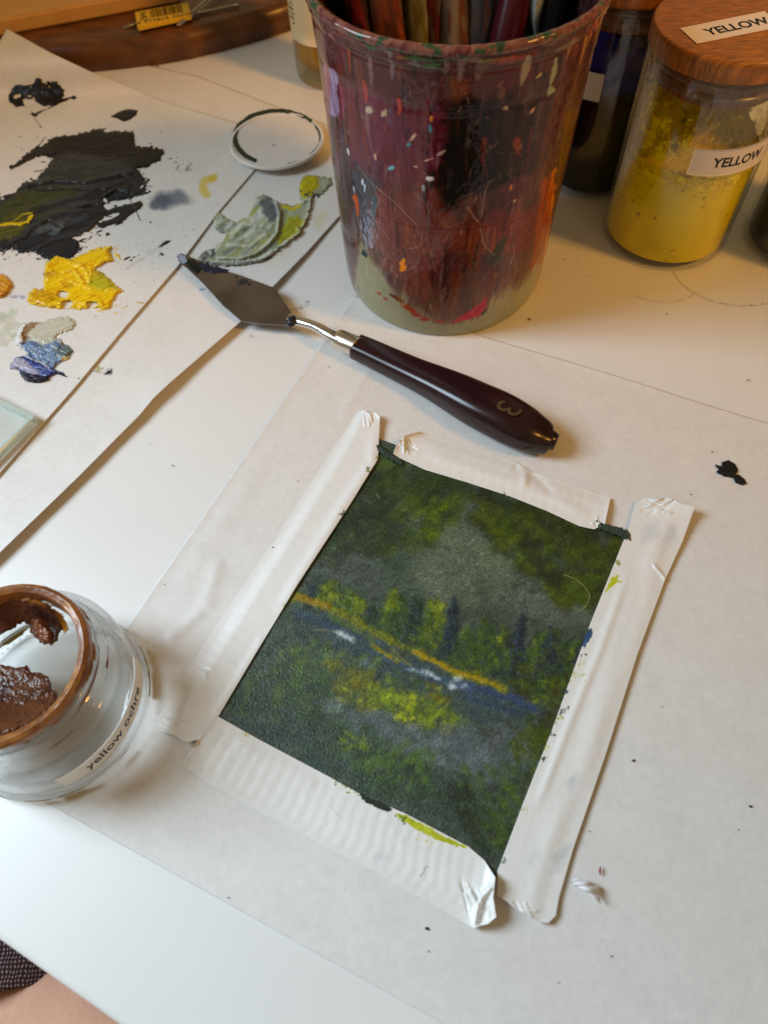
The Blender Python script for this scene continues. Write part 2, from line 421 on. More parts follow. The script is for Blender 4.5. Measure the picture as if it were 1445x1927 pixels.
def stain(name, pts, wd, c, label, dry=.3):
    p_ = np.array(pts, float); c_ = Cv(p_[:, 0].min()-8, p_[:, 1].min()-8, p_[:, 0].max()+8, p_[:, 1].max()+8, 2); c_.line(pts, wd, c, 1, 5, .5, 0, 1, dry)
    tag(paint_mesh(name, c_, lambda x, y: 0*x+.00002, m_ringm, None, .5, 0), label, 'stain', 'faint water rings on the table')
m_ringm = mat('water_ring', attr='Col', rough=.5)
# ============================================================ PAPERS
m_paper = mat('waxed_paper', attr='Col', rough=.44, spec=.42, noise=(420, .045, (1, 1, 1)), bump=[(45, .16, .0014), (420, .22, .0003)])
def smooth01(t): t = np.clip(t, 0, 1); return t*t*(3-2*t)
PAPER = np.array([223, 221, 218.])

stain('water_ring', [(1268, 512), (1285, 535), (1310, 553), (1345, 568), (1385, 575), (1425, 574), (1470, 564)], 4.0, (222, 219, 211), 'faint curved water ring on the table in front of the yellow jar')
stain('water_ring', [(1195, 556), (1225, 566), (1262, 570), (1290, 562), (1312, 550)], 3.6, (222, 219, 212), 'faint short water ring left of the bigger ring on the table')
# ---- sheet under the painting
pc, pa, pL = np.array([-.0351*S, 1.1095*S]), -.4835, 1.0031*S
ex = np.array([math.cos(pa), math.sin(pa)]); ey = np.array([-ex[1], ex[0]])
nu, nv = 420, 300
uu = np.linspace(0, .37, nu); vv = np.linspace(0, pL, nv); U, W_ = np.meshgrid(uu, vv)
XY = pc+U[..., None]*ex-W_[..., None]*ey
gx, gy = px_of(np.dstack([XY, 0*U]))
base = np.ones(U.shape+(3,))*PAPER+(fbm(U*160, W_*160, 3)[..., None]-.5)*9
z = .00030+.00035*fbm(U*22, W_*22, 5)
# long soft wrinkles left of the painting (a lifted fold by the jar)
def ridge(ax, ay, bx, by, wd, h):
    ex_, ey_ = bx-ax, by-ay; L = math.hypot(ex_, ey_); t = ((gx-ax)*ex_+(gy-ay)*ey_)/L/L; q = ((gx-ax)*ey_-(gy-ay)*ex_)/L
    return h*np.exp(-(q/wd)**2)*smooth01(t*4+.3)*smooth01((1-t)*4+.3)
z += ridge(415, 1050, 385, 1150, 14, .0006)+ridge(385, 1150, 315, 1205, 11, .0006)+ridge(700, 690, 640, 790, 10, .0003)+ridge(500, 860, 330, 1120, 22, .0004)
edge_lift = np.exp(-W_/.004)*.0006*(1+.6*np.sin(U*60))+np.exp(-U/.003)*.0005
z += edge_lift
v = np.dstack([XY, z]).reshape(-1, 3); q = grid_quads(nu, nv)[:, ::-1]
N = len(v); bot = v.copy(); bot[:, 2] -= .00012
ring = np.concatenate([np.arange(nu), np.arange(1, nv)*nu+nu-1, (nv-1)*nu+np.arange(nu-2, -1, -1), np.arange(nv-2, 0, -1)*nu]); nx = np.roll(ring, -1)
SC = thing('waxed_paper_sheet', 'large translucent waxed paper sheet lying under the taped painting', 'paper', (float(pc[0]), float(pc[1]), 0), 'waxed paper sheets on the table')
np_mesh('sheet', np.concatenate([v, bot]), np.concatenate([q, q[:, ::-1]+N, np.stack([ring, nx, nx+N, ring+N], -1)]), m_paper, SC, np.concatenate([base.reshape(-1, 3)]*2))
ZC = .0010
m_wet = mat('thick_paint', attr='Col', rough=.36, spec=.34, bump=[(1500, .25, .0002)])
m_dry = mat('matt_paint', attr='Col', rough=.62, spec=.3, bump=[(2500, .3, .0001)])
cv = Cv(1330, 850, 1420, 925, 2)
cv.poly([(1343, 872), (1358, 878), (1357, 870), (1372, 865), (1385, 874), (1389, 886), (1386, 892), (1375, 899), (1359, 895), (1345, 888), (1352, 883)], (26, 26, 28), rag=1.2, soft=1, h=.0004, seed=3, var=3)
cv.poly([(1377, 894), (1390, 892), (1401, 901), (1406, 910), (1396, 913), (1384, 909)], (26, 26, 28), rag=.6, soft=1, h=.0004, seed=4, var=3)
b = paint_mesh('paint_blot', cv, lambda x, y: 0*x+.0009, m_dry, SC); b['label'] = 'small black two lobed paint blot'
# the stamped marks beside the blade neck are on the table
cv = Cv(540, 555, 595, 600, 2)
for i in range(34):
    t = i/33; cv.dab(547+t*36+random.uniform(-2, 2), 588-t*20+random.uniform(-5, 5), random.uniform(.8, 2.2), random.uniform(.6, 1.3), random.uniform(0, 3), (40, 40, 42), .95, seed=i)
sm = paint_mesh('ink_smudge', cv, lambda x, y: 0*x+.0004, m_dry, None, .45, 0.3); tag(sm, 'small broken black paint print on the table beside the palette knife neck', 'smudge')

# ---- palette sheet (upper left) and the sheet beneath it
RA = [(527, 262), (480, 318), (410, 400), (335, 500), (240, 610), (140, 730), (68, 812), (0, 890), (-110, 1010)]
RB = [(735, 300), (640, 405), (578, 474), (515, 538), (455, 603), (380, 668), (318, 722), (290, 748), (262, 782), (228, 816), (150, 895), (0, 1040), (-150, 1180)]
GA = coons([(13, 53), (95, 98), (177, 137), (250, 166), (310, 190), (380, 211), (452, 232), (527, 262)], RA, [(-430, 640), (-270, 820), (-110, 1010)], [(13, 53), (-60, 180), (-200, 380), (-430, 640)], 330, 420)
GB = coons([(60, 70), (200, 105), (372, 142), (531, 203), (620, 236), (735, 300)], RB, [(-520, 840), (-350, 1000), (-150, 1180)], [(60, 70), (-120, 300), (-300, 560), (-520, 840)], 330, 360)
def dist_poly(X, Y, pts):
    d = np.full(X.shape, 1e9); al = np.zeros(X.shape); acc = 0
    for i in range(len(pts)-1):
        ax, ay = pts[i]; bx, by = pts[i+1]; ex_, ey_ = bx-ax, by-ay; L = math.hypot(ex_, ey_)
        t = np.clip(((X-ax)*ex_+(Y-ay)*ey_)/L/L, 0, 1); q = np.hypot(X-ax-t*ex_, Y-ay-t*ey_)
        k = q < d; d = np.where(k, q, d); al = np.where(k, acc+t*L, al); acc += L
    return d, al, acc
def zB(X, Y):
    X = np.asarray(X, float); Y = np.asarray(Y, float)
    d, al, T = dist_poly(X, Y, RB)
    lift = .0029*np.exp(-d/60)*(smooth01((al-120)/320)*.8+.2)*(1+.35*np.exp(-((al-610)/60)**2))
    return .0005+lift+.0004*fbm(X/70, Y/70, 8)
def zA(X, Y):
    X = np.asarray(X, float); Y = np.asarray(Y, float)
    d, al, T = dist_poly(X, Y, RA)
    lift = .0007*np.exp(-d/45)*(.35+.65*smooth01((al-120)/200))
    corner = .0215*smooth01((np.interp(X, [60, 170, 240, 300], [142, 138, 131, 123])-Y+60)/112)*smooth01((330-X)/80)
    dt, _, _ = dist_poly(X, Y, [(13, 53), (177, 137), (310, 190), (527, 262)])
    return zB(X, Y)*1.0+.0005+lift+corner+.0006*np.exp(-dt/20)+.0003*fbm(X/60, Y/60, 9)
ZB_ = zB(GB[..., 0], GB[..., 1]); ZA_ = zA(GA[..., 0], GA[..., 1])
stB = Cv(-60, 40, 760, 1200, 1, PAPER); stA = Cv(-60, 40, 560, 1050, 1, PAPER)
for st, sd in ((stA, 31), (stB, 35)): st.c += (fbm(st.X/40, st.Y/40, sd)[..., None]-.5)*8
# thin stains soaked into the palette sheet
stA.dab(318, 374, 44, 21, -.1, (112, 120, 134), .95, .3, 51, soft=.5); stA.dab(305, 380, 25, 15, -.3, (82, 92, 108), .8, .4, 52); stA.dab(345, 372, 20, 12, .5, (128, 134, 142), .6, .4, 53)
stA.line([(402, 333), (385, 340), (381, 352), (388, 364)], 16, (218, 196, 104), .9, 55, .5, soft=4); stA.dab(397, 336, 10, 7, .2, (206, 178, 50), .7, .5, 56)
for i in range(20): stA.dab(random.uniform(330, 360), random.uniform(302, 325), random.uniform(1, 4), random.uniform(.8, 2), random.uniform(-.6, .2), (96, 112, 84), .8, .4, i)
for i in range(70): stA.dab(random.uniform(120, 420), random.uniform(380, 640), random.uniform(.7, 2.2), random.uniform(.6, 1.3), random.uniform(-.8, .4), (60, 58, 62), random.uniform(.3, .9), .4, i)
for i in range(26): stA.dab(245+i*2.4+random.uniform(-3, 3), 500-i*1.5+random.uniform(-5, 5), random.uniform(3, 9), random.uniform(1, 2.6), -.65, (188, 168, 172), .35, .4, i)
# chalky green smears and pale swirls at lower left
for i in range(16): stA.dab(random.uniform(-10, 44), random.uniform(585, 650), random.uniform(8, 20), random.uniform(5, 11), random.uniform(-.6, .2), (188+random.uniform(-10, 12), 192+random.uniform(-8, 8), 170), .6, .5, 90+i)
for i in range(9): stA.dab(random.uniform(20, 45), random.uniform(555, 562), 6, 2, 0, (104, 116, 168), .35, .5, 190+i)
# stains on the sheet beneath
for (x, y, L, wd, an, c) in [(560, 520, 40, 14, -.6, (205, 205, 178)), (590, 500, 30, 12, -.8, (196, 198, 166)), (520, 480, 40, 16, -.4, (214, 212, 192)), (400, 545, 8, 3, -.5, (70, 80, 150)), (382, 544, 9, 2.4, -.1, (52, 66, 140)),
                             (600, 415, 26, 16, -1, (206, 206, 168)), (555, 570, 22, 7, -.6, (200, 200, 190))]:
    stB.dab(x, y, L, wd, an, c, .6, .45, int(x), soft=.7)
for i in range(30): stB.dab(random.uniform(176, 212), random.uniform(692, 706), random.uniform(.7, 2), random.uniform(.5, 1), random.uniform(-.6, .2), (62, 60, 48), .8, .4, i)
stB.dab(205, 700, 9, 4, -.5, (38, 38, 44), 1, .4, 5); stB.dab(185, 693, 4, 5, 0, (150, 140, 40), .6, .6, 6)
PA = thing('palette_paper', 'paper sheet covered in black, yellow and blue paint smears, upper left', 'paper', tuple(V(200, 500)), 'waxed paper sheets on the table')
cA, _, _ = stA.sample(GA[..., 0], GA[..., 1]); sheet('sheet', GA, ZA_, m_paper, PA, cA)
PB = thing('waxed_paper_sheet', 'curled paper sheet between the paint covered palette sheet and the table', 'paper', tuple(V(480, 560)), 'waxed paper sheets on the table')
cB, _, _ = stB.sample(GB[..., 0], GB[..., 1]); sheet('sheet', GB, ZB_, m_paper, PB, cB)

# ---- paint piles on the palette sheet
def seeded(fn):
    random.seed(77); fn()
# charcoal mass
cv = Cv(-60, 130, 345, 505, 1)
K = (21, 23, 27)
cv.poly([(15, 178), (26, 160), (48, 158), (62, 158), (70, 142), (84, 150), (106, 152), (122, 170), (118, 186), (108, 198), (84, 200), (66, 190), (48, 184), (46, 198), (30, 202), (18, 192)], K, rag=2.2, soft=1.2, h=.0003, seed=1, var=6, dry=.30)
cv.poly([(62, 160), (70, 148), (84, 156), (108, 180), (116, 190), (104, 199), (84, 200), (66, 190)], (28, 26, 25), rag=1.5, h=.0003, seed=2, var=4)
cv.line([(110, 192), (128, 184), (142, 182)], 6, K, 1, 4, .8, .0002); cv.line([(48, 200), (70, 218), (60, 214), (78, 240)], 2.6, K, 1, 5, 1.2)
cv.line([(100, 199), (70, 212), (56, 214)], 3.4, K, 1, 6, 1.2); cv.dab(68, 214, 10, 4, -.4, K, 1, .6, 9)
for i in range(60): cv.dab(random.uniform(95, 128), random.uniform(150, 195), random.uniform(.8, 3), random.uniform(.7, 1.5), random.uniform(-1, 0), K, 1, .4, i)
for i in range(26): cv.dab(random.uniform(40, 140), random.uniform(200, 235), random.uniform(.7, 2.5), random.uniform(.5, 1.1), random.uniform(-.6, .4), K, .9, .4, i)
cv.poly([(206, 218), (228, 206), (246, 203), (260, 206), (258, 216), (244, 226), (232, 230), (226, 225)], K, rag=.8, h=.0003, seed=8, var=3)
cv.poly([(60, 280), (86, 270), (92, 258), (128, 252), (168, 246), (178, 240), (200, 240), (196, 246), (250, 246), (254, 256), (252, 268), (256, 274), (280, 272), (284, 268), (290, 276), (310, 280), (303, 300), (284, 312), (262, 320), (230, 322), (120, 320), (100, 296), (60, 294), (40, 296)], (23, 23, 26), rag=3.6, soft=1.4, h=.0004, seed=11, var=5, streak=-.15)
cv.line([(22, 314), (48, 300), (70, 290), (100, 282)], 9, (36, 32, 30), 1, 12, .7, .0003); cv.line([(58, 283), (76, 270), (86, 256)], 3, K, 1, 13, .6); cv.line([(90, 262), (120, 264), (150, 262)], 3, K, 1, 14, .7); cv.line([(80, 276), (104, 258)], 5, K, 1, 15, .7)
for i in range(40): cv.dab(random.uniform(30, 120), random.uniform(255, 300), random.uniform(1, 6), random.uniform(.6, 1.5), random.uniform(-.8, -.2), K, .95, .5, i)
for i in range(46): cv.dab(random.uniform(250, 335), random.uniform(234, 300)-0, random.uniform(1, 7), random.uniform(.5, 1.3), -.45, K, .9, .5, i)
body = [(-60, 420), (-20, 378), (4, 372), (36, 354), (50, 342), (70, 334), (84, 318), (104, 296), (130, 286), (240, 296), (262, 318), (268, 336), (262, 350), (268, 360), (250, 372), (222, 378), (196, 376), (200, 392), (196, 408), (170, 432), (140, 448), (150, 458), (152, 470), (138, 486), (100, 492), (86, 486), (60, 474), (40, 476), (22, 466), (4, 474), (-20, 470), (-60, 480)]
cv.poly(body, (27, 31, 40), rag=3.6, soft=1.6, h=.0006, seed=21, var=9, streak=-.22)
cv.poly([(96, 300), (130, 288), (210, 300), (250, 318), (238, 330), (160, 336), (110, 330), (80, 330)], (60, 61, 58), al=.85, rag=6, soft=10, h=.0002, seed=22, var=10, streak=-.2)
for i in range(70):
    x = random.uniform(-30, 190); y = random.uniform(330, 450); 
    c = [(44, 48, 56), (32, 35, 42), (60, 64, 74), (52, 58, 40), (38, 42, 38)][i % 5]
    if y > 330+0.0*x: cv.line([(x-34, y+9), (x, y), (x+34, y-9)], random.uniform(5, 12), c, .65, i, .6, random.uniform(-.0001, .0003), 4, .3, 8, cov=False)
cv.poly([(-40, 400), (20, 372), (60, 356), (110, 350), (146, 352), (140, 368), (90, 380), (60, 400), (20, 416), (-40, 440)], (62, 66, 34), al=.8, rag=6, soft=12, h=.0002, seed=31, var=16, streak=-.3, dry=.25)
cv.poly([(-60, 425), (0, 415), (30, 402), (50, 395), (62, 405), (50, 425), (24, 446), (-20, 456), (-60, 450)], (84, 84, 24), al=.85, rag=5, soft=7, h=.0002, seed=32, var=18, streak=-.3, dry=.3)
cv.line([(-5, 424), (18, 420), (36, 422), (52, 416), (60, 406)], 6, (214, 184, 20), 1, 33, .8, .0006, 1.5, .25, 16); cv.line([(20, 420), (44, 402), (60, 400)], 4, (196, 180, 30), .8, 34, .8, .0004, 1.5, .4)
for (x, y) in [(78, 430), (104, 436), (96, 424), (112, 424)]: cv.dab(x, y, 13, 8, -.4, (78, 88, 96), .8, .5, int(x), .0005, cov=False)
# knife ridges
for (pts, h) in [([(52, 346), (100, 336), (160, 340), (225, 326), (248, 322)], .0012), ([(70, 352), (130, 350), (200, 352), (232, 340)], .0009), ([(196, 366), (220, 352), (240, 358), (246, 340), (238, 330)], .0016), ([(130, 384), (190, 380), (206, 376)], .0012), ([(20, 455), (50, 440), (60, 425), (90, 410), (110, 420)], .0010), ([(60, 470), (100, 450), (150, 440), (196, 410)], .0008)]:
    cv.line(pts, 6, (58, 60, 66), .5, int(pts[0][0]), .5, h*.75, 5, 0, 8, cov=False); cv.line([(a+1, b+6) for a, b in pts], 6, (24, 24, 26), .6, int(pts[0][0])+3, .4, -h*.5, 3, 0, 5, cov=False)
cv.dab(266, 342, 20, 9, -.2, (62, 66, 68), .9, .5, 61); cv.dab(262, 362, 22, 8, -.2, (56, 66, 68), .9, .5, 62)
cv.line([(196, 402), (215, 395), (250, 388), (262, 382), (252, 394), (220, 412), (190, 424)], 13, (34, 34, 36), 1, 63, .5, .0004)
cv.line([(243, 372), (256, 396), (264, 414)], 3, (70, 68, 68), 1, 64, .5)
for (x, y, a, b_) in [(224, 420, 12, 4), (188, 434, 7, 3), (188, 442, 5, 2), (203, 440, 6, 4), (216, 386, 4, 3), (312, 456, 14, 4), (303, 462, 6, 3), (304, 478, 5, 4), (238, 486, 10, 3), (246, 490, 5, 3), (250, 484, 6, 2), (230, 506, 5, 2), (241, 505, 5, 2.4), (283, 418, 4, 2)]:
    cv.dab(x, y, a, b_, -.35, (38, 38, 40), 1, .5, int(x+y), .0002)
for i in range(220):     # dry broken edge of the scraped mass
    bx, by = body[random.randrange(len(body))]; cv.dab(bx+random.gauss(0, 10), by+random.gauss(0, 7), random.uniform(1.5, 10), random.uniform(.7, 2.2), random.gauss(-.3, .25), (34, 37, 42), 1, .7, i, .0001)
pt = paint_mesh('paint_pile', cv, zA, m_wet, PA); pt['label'] = 'thick charcoal grey and black scraped oil paint'
# yellow
cv = Cv(-40, 440, 310, 590, 1.5)
Yc = (238, 200, 8)
cv.poly([(83, 502), (86, 492), (104, 480), (108, 479), (120, 485), (134, 486), (160, 474), (186, 464), (214, 460), (206, 468), (215, 490), (196, 494), (176, 505), (190, 512), (204, 522), (216, 536), (226, 540), (236, 548), (222, 552), (212, 566), (206, 582), (188, 584), (174, 576), (160, 582), (124, 582), (100, 580), (66, 576), (50, 566), (54, 550), (66, 542), (80, 544), (80, 528)], Yc, rag=2.4, soft=1.2, h=.0013, seed=2, var=14, streak=-.4)
for i in range(30): cv.dab(random.uniform(190, 228), random.uniform(462, 494), random.uniform(2, 7), random.uniform(.8, 1.6), random.uniform(-.6, .9), Yc, 1, .6, i)
for i in range(18): cv.dab(random.uniform(180, 238), random.uniform(566, 590), random.uniform(1.5, 6), random.uniform(1, 2.2), -.2, Yc, 1, .6, i)
cv.poly([(176, 508), (196, 512), (212, 528), (216, 540), (196, 548), (176, 544), (166, 530)], (176, 178, 36), al=.85, rag=4, soft=8, seed=6, var=14, streak=.6)
cv.poly([(56, 548), (80, 544), (104, 552), (110, 566), (80, 574), (56, 568)], (196, 146, 6), al=.8, rag=4, soft=6, seed=7, var=22, streak=.1); cv.dab(94, 516, 16, 7, 0, (178, 120, 6), .8, .5, 8, -.0003); cv.dab(128, 536, 12, 8, .4, (196, 150, 10), .7, .5, 9)
for (pts, h) in [([(86, 500), (110, 482), (134, 492), (150, 498), (180, 484), (206, 468)], .0014), ([(120, 510), (140, 508), (150, 522), (156, 530)], .0018), ([(150, 496), (164, 512), (168, 528), (172, 508), (190, 492), (205, 486)], .0013), ([(84, 530), (110, 520), (140, 530), (170, 542), (220, 545)], .0009), ([(60, 560), (90, 572), (130, 566), (190, 570)], .0012), ([(96, 508), (104, 514), (90, 522)], .0014)]:
    cv.line(pts, 6, (240, 204, 30), .6, int(pts[0][0]), .4, h*.8, 5, 0, 10, cov=False)
for i in range(46):
    x, y = random.uniform(60, 215), random.uniform(492, 576); L = random.uniform(6, 22); a = random.choice([-.4, .1, .9, -.8])
    cv.line([(x-L*math.cos(a)/2, y-L*math.sin(a)/2), (x+L*math.cos(a)/2, y+L*math.sin(a)/2)], random.uniform(2, 5), random.choice([(232, 190, 16), (212, 164, 8), (246, 208, 40), (198, 160, 14)]), .5, i, .5, random.uniform(-.0002, .0004), 3, .3, 10, cov=False)
for (x, y, a, b_) in [(118, 554, 9, 5), (126, 572, 8, 6), (174, 572, 9, 4)]:
    W = cv.win(x-12, y-9, x+12, y+9); cv.a[W] *= 1-np.clip(1.6-np.hypot((cv.X[W]-x)/a, (cv.Y[W]-y)/b_)+(fbm(cv.X[W]/4, cv.Y[W]/4, 9)-.5), 0, 1)
cv.dab(262, 569, 8, 2, .1, (200, 170, 30), 1, .6, 2); cv.dab(268, 570, 4, 2, -.4, (190, 150, 20), 1, .6, 3)
m_yel = mat('yellow_oil_paint', attr='Col', rough=.22, spec=.5, bump=[(1200, .15, .0002)])
pt = paint_mesh('paint_pile', cv, zA, m_yel, PA); pt['label'] = 'glossy bright yellow scraped paint'
cv = Cv(-50, 500, 40, 575, 1.5)
cv.poly([(-40, 520), (-10, 512), (10, 516), (20, 526), (24, 536), (16, 550), (4, 560), (-20, 562), (-40, 550)], (206, 142, 8), rag=1.4, h=.0016, seed=2, var=20, streak=.5)
for k in range(7): cv.line([(-20, 520+k*6), (8, 518+k*6), (20, 530+k*5)], 3, random.choice([(224, 168, 14), (176, 104, 8)]), .6, k, .4, .0006, 2, 0, 8, cov=False)
pt = paint_mesh('paint_pile', cv, zA, m_yel, PA); pt['label'] = 'round dab of ochre yellow paint cut by the photo edge'
# white, grey and blue
cv = Cv(10, 580, 150, 730, 2)
cv.poly([(30, 640), (60, 630), (104, 632), (120, 642), (112, 662), (84, 670), (60, 668), (44, 660)], (168, 178, 184), rag=3, h=.0005, seed=33, var=16, streak=.4)
cv.poly([(48, 664), (84, 676), (104, 686), (100, 698), (70, 696), (44, 676)], (96, 116, 160), rag=3, h=.0006, seed=34, var=22, streak=.5)
cv.poly([(40, 610), (54, 605), (78, 604), (96, 600), (128, 594), (142, 604), (144, 612), (132, 622), (110, 628), (100, 640), (84, 646), (60, 640), (44, 630), (34, 634), (30, 640), (36, 616)], (196, 196, 180), rag=2.5, h=.0008, seed=3, var=10, streak=-.3)
cv.poly([(26, 640), (34, 620), (44, 608), (52, 612), (44, 626), (50, 640), (40, 652), (28, 650)], (228, 226, 222), rag=2, h=.0014, seed=4, var=8)
cv.poly([(44, 616), (56, 606), (74, 606), (66, 614), (52, 626), (56, 638), (44, 642), (38, 636)], (150, 122, 92), al=.9, rag=2, soft=2, h=.0005, seed=5, var=24)
cv.poly([(36, 644), (60, 640), (80, 650), (100, 644), (116, 646), (130, 650), (138, 660), (128, 674), (112, 684), (100, 690), (84, 682), (64, 672), (50, 660)], (112, 136, 168), rag=2.4, h=.0011, seed=6, var=22, streak=.5)
cv.poly([(98, 652), (120, 646), (138, 660), (124, 674), (104, 670)], (88, 104, 102), al=.9, rag=3, soft=4, h=.0003, seed=7, var=22); cv.poly([(116, 672), (136, 668), (126, 678), (114, 680)], (200, 180, 120), rag=1.5, seed=8)
for k in range(30): cv.dab(random.uniform(50, 130), random.uniform(640, 684), random.uniform(4, 12), random.uniform(1, 3), random.uniform(.2, 1), random.choice([(66, 96, 156), (150, 172, 200), (84, 110, 140), (206, 212, 216)]), .6, .5, k, .0004, cov=False)
cv.poly([(20, 684), (30, 672), (44, 668), (62, 676), (84, 686), (104, 694), (118, 700), (122, 704), (104, 704), (96, 708), (90, 716), (70, 720), (50, 718), (40, 706), (34, 696), (18, 694)], (46, 62, 128), rag=1.6, h=.0014, seed=9, var=18, streak=.35)
cv.poly([(20, 684), (32, 672), (46, 676), (66, 694), (80, 704), (60, 704), (40, 696), (18, 694)], (176, 170, 186), al=.9, rag=1.6, soft=3, h=.0006, seed=10, var=22, streak=.35)
cv.poly([(36, 698), (60, 704), (94, 708), (90, 717), (70, 721), (50, 718), (40, 708)], (14, 18, 40), al=1, rag=1.2, soft=2, h=.0008, seed=12, var=6)
cv.line([(46, 668), (60, 676), (78, 682), (92, 692)], 3, (226, 226, 232), .9, 13, .6, .0008, 1.5, 0, cov=False); cv.line([(66, 690), (88, 694), (110, 700)], 4, (120, 140, 200), .8, 14, .5, .0007, 2, cov=False)
cv.line([(104, 699), (114, 704), (124, 708)], 3.4, (24, 24, 44), 1, 15, .4, .0004); cv.dab(148, 712, 3, 2, -.5, (40, 40, 40), 1, .4, 2)
pt = paint_mesh('paint_pile', cv, zA, m_yel, PA); pt['label'] = 'white, blue and brown paint dragged into a small ridge'

# ---- crumpled painted flap on the sheet beneath (green and white scraped paint with folds)
cv = Cv(355, 310, 640, 510, 2)
G = (158, 166, 138)
cv.poly([(372, 486), (380, 474), (402, 466), (420, 452), (428, 440), (412, 436), (400, 424), (402, 404), (412, 400), (430, 412), (444, 416), (468, 408), (476, 388), (480, 372), (494, 366), (506, 368), (524, 380), (536, 382), (552, 386), (566, 380), (562, 358), (566, 336), (580, 328), (600, 330), (622, 334), (626, 344), (610, 362), (592, 368), (586, 380), (582, 402), (574, 420), (566, 436), (548, 450), (520, 470), (510, 480), (494, 492), (460, 498), (430, 500), (400, 500), (372, 492)], G, rag=2.4, soft=1.5, h=.0006, seed=3, var=16)
for i in range(150):
    x, y = random.uniform(395, 545), random.uniform(372, 492)
    t = random.random()
    c = (196, 204, 190) if t < .35 else (120, 134, 108) if t < .55 else (150, 156, 70) if t < .72 else (90, 104, 112) if t < .88 else (214, 218, 214)
    cv.line([(x-14, y+9), (x, y), (x+13, y-12)], random.uniform(3, 8), c, .62, i, .8, random.uniform(-.0001, .0003), 5, .3, 12, cov=False)
cv.poly([(492, 372), (508, 372), (524, 386), (524, 404), (512, 420), (500, 410), (494, 392)], (74, 84, 96), al=.8, rag=5, soft=9, seed=5, var=16)
cv.poly([(566, 338), (580, 328), (598, 332), (600, 348), (586, 366), (570, 374), (562, 358)], (186, 176, 24), al=.95, rag=3, soft=3, h=.0006, seed=6, var=26)
cv.poly([(526, 384), (552, 390), (566, 382), (566, 390), (548, 396), (532, 392)], (206, 188, 30), al=.9, rag=2, soft=3, seed=7); cv.poly([(540, 410), (560, 406), (576, 416), (562, 436), (544, 448), (522, 462), (530, 434)], (158, 158, 30), al=.85, rag=4, soft=6, h=.0003, seed=8, var=30, streak=-.7)
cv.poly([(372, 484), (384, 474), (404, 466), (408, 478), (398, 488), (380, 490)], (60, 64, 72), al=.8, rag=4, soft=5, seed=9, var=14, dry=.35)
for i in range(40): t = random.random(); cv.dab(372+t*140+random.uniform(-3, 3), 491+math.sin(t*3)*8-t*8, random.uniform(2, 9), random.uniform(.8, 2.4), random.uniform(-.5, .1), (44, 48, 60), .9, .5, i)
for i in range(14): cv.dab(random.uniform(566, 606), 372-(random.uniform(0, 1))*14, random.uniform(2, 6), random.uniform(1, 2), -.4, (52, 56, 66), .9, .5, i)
for (pts, h) in [([(410, 484), (450, 486), (480, 476), (505, 458), (522, 436), (526, 400), (520, 382)], .0040), ([(398, 492), (440, 496), (490, 488), (512, 474)], .0022), ([(520, 470), (546, 452), (566, 434), (560, 430)], .0030), ([(566, 380), (584, 372), (582, 400), (570, 424)], .0022), ([(440, 440), (456, 420), (480, 424)], .0010), ([(430, 460), (470, 462), (500, 440)], .0012)]:
    cv.line(pts, 6, (222, 224, 216), .6, int(pts[0][0]), .4, h*.9, 6, 0, 8, cov=False); cv.line([(a+3, b_+4) for a, b_ in pts], 4, (104, 106, 84), .35, int(pts[0][0])+1, .4, 0, 3, 0, 8, cov=False)
pt = paint_mesh('paint_smear', cv, lambda x, y: zB(x, y)+.0003, m_wet, PB, .45, 1.0); pt['label'] = 'folded ridge of green, white and yellow scraped paint'

# ============================================================ THE PAINTING
pq = np.array([.0043*S, .7534*S]); pa2, pW, pH = -.5077, .4223*S, .5247*S
e1 = np.array([math.cos(pa2), math.sin(pa2)]); e2 = np.array([-e1[1], e1[0]])
cv = Cv(380, 810, 1215, 1690, 1, (66, 76, 68), 1)
X, Y = cv.X, cv.Y
m1 = fbm(X/55, Y/40, 2)[..., None]; m2 = fbm(X/14, Y/11, 3)[..., None]
cv.c = (58, 68, 60)*(1-m1)+np.array([70, 86, 74])*m1+(m2-.5)*34
rs = np.random.default_rng(4)
def cloud(poly, n, cols, L, wd, ang, al=.6, dry=0.25, jit=14, h=0, spread=.35):
    poly = np.asarray(poly, float); x0, y0 = poly.min(0); x1, y1 = poly.max(0); k = 0
    while k < n:
        x, y = rs.uniform(x0, x1), rs.uniform(y0, y1); ins = False; m = len(poly)
        for i in range(m):
            ax, ay = poly[i]; bx, by = poly[(i+1) % m]
            if (ay > y) != (by > y) and x < (bx-ax)*(y-ay)/(by-ay)+ax: ins = not ins
        if not ins: continue
        c = np.array(cols[rs.integers(len(cols))], float)+rs.uniform(-jit, jit)*.5
        cv.dab(x, y, rs.uniform(L*.5, L*1.4), rs.uniform(wd*.5, wd*1.4), ang+rs.normal()*spread, c, al*rs.uniform(.6, 1.2), .6, int(rs.integers(9999)), h, .6, dry)
        k += 1
# misty middle and grey patches
cloud([(640, 1020), (760, 900), (1000, 960), (1150, 1060), (1130, 1180), (980, 1160), (800, 1120), (640, 1110)], 160, [(78, 94, 74), (68, 84, 68), (56, 72, 60), (88, 100, 80)], 34, 20, .3, .45)
cloud([(760, 970), (860, 950), (960, 1080), (940, 1150), (800, 1110)], 46, [(100, 112, 92), (90, 104, 84)], 44, 30, .4, .4)
cloud([(900, 1090), (1130, 1160), (1100, 1190), (960, 1150)], 50, [(90, 100, 92), (78, 88, 82)], 26, 14, .2, .5)
cloud([(560, 1060), (620, 1010), (760, 1090), (700, 1120)], 50, [(82, 92, 88), (72, 82, 78)], 26, 14, .2, .5)
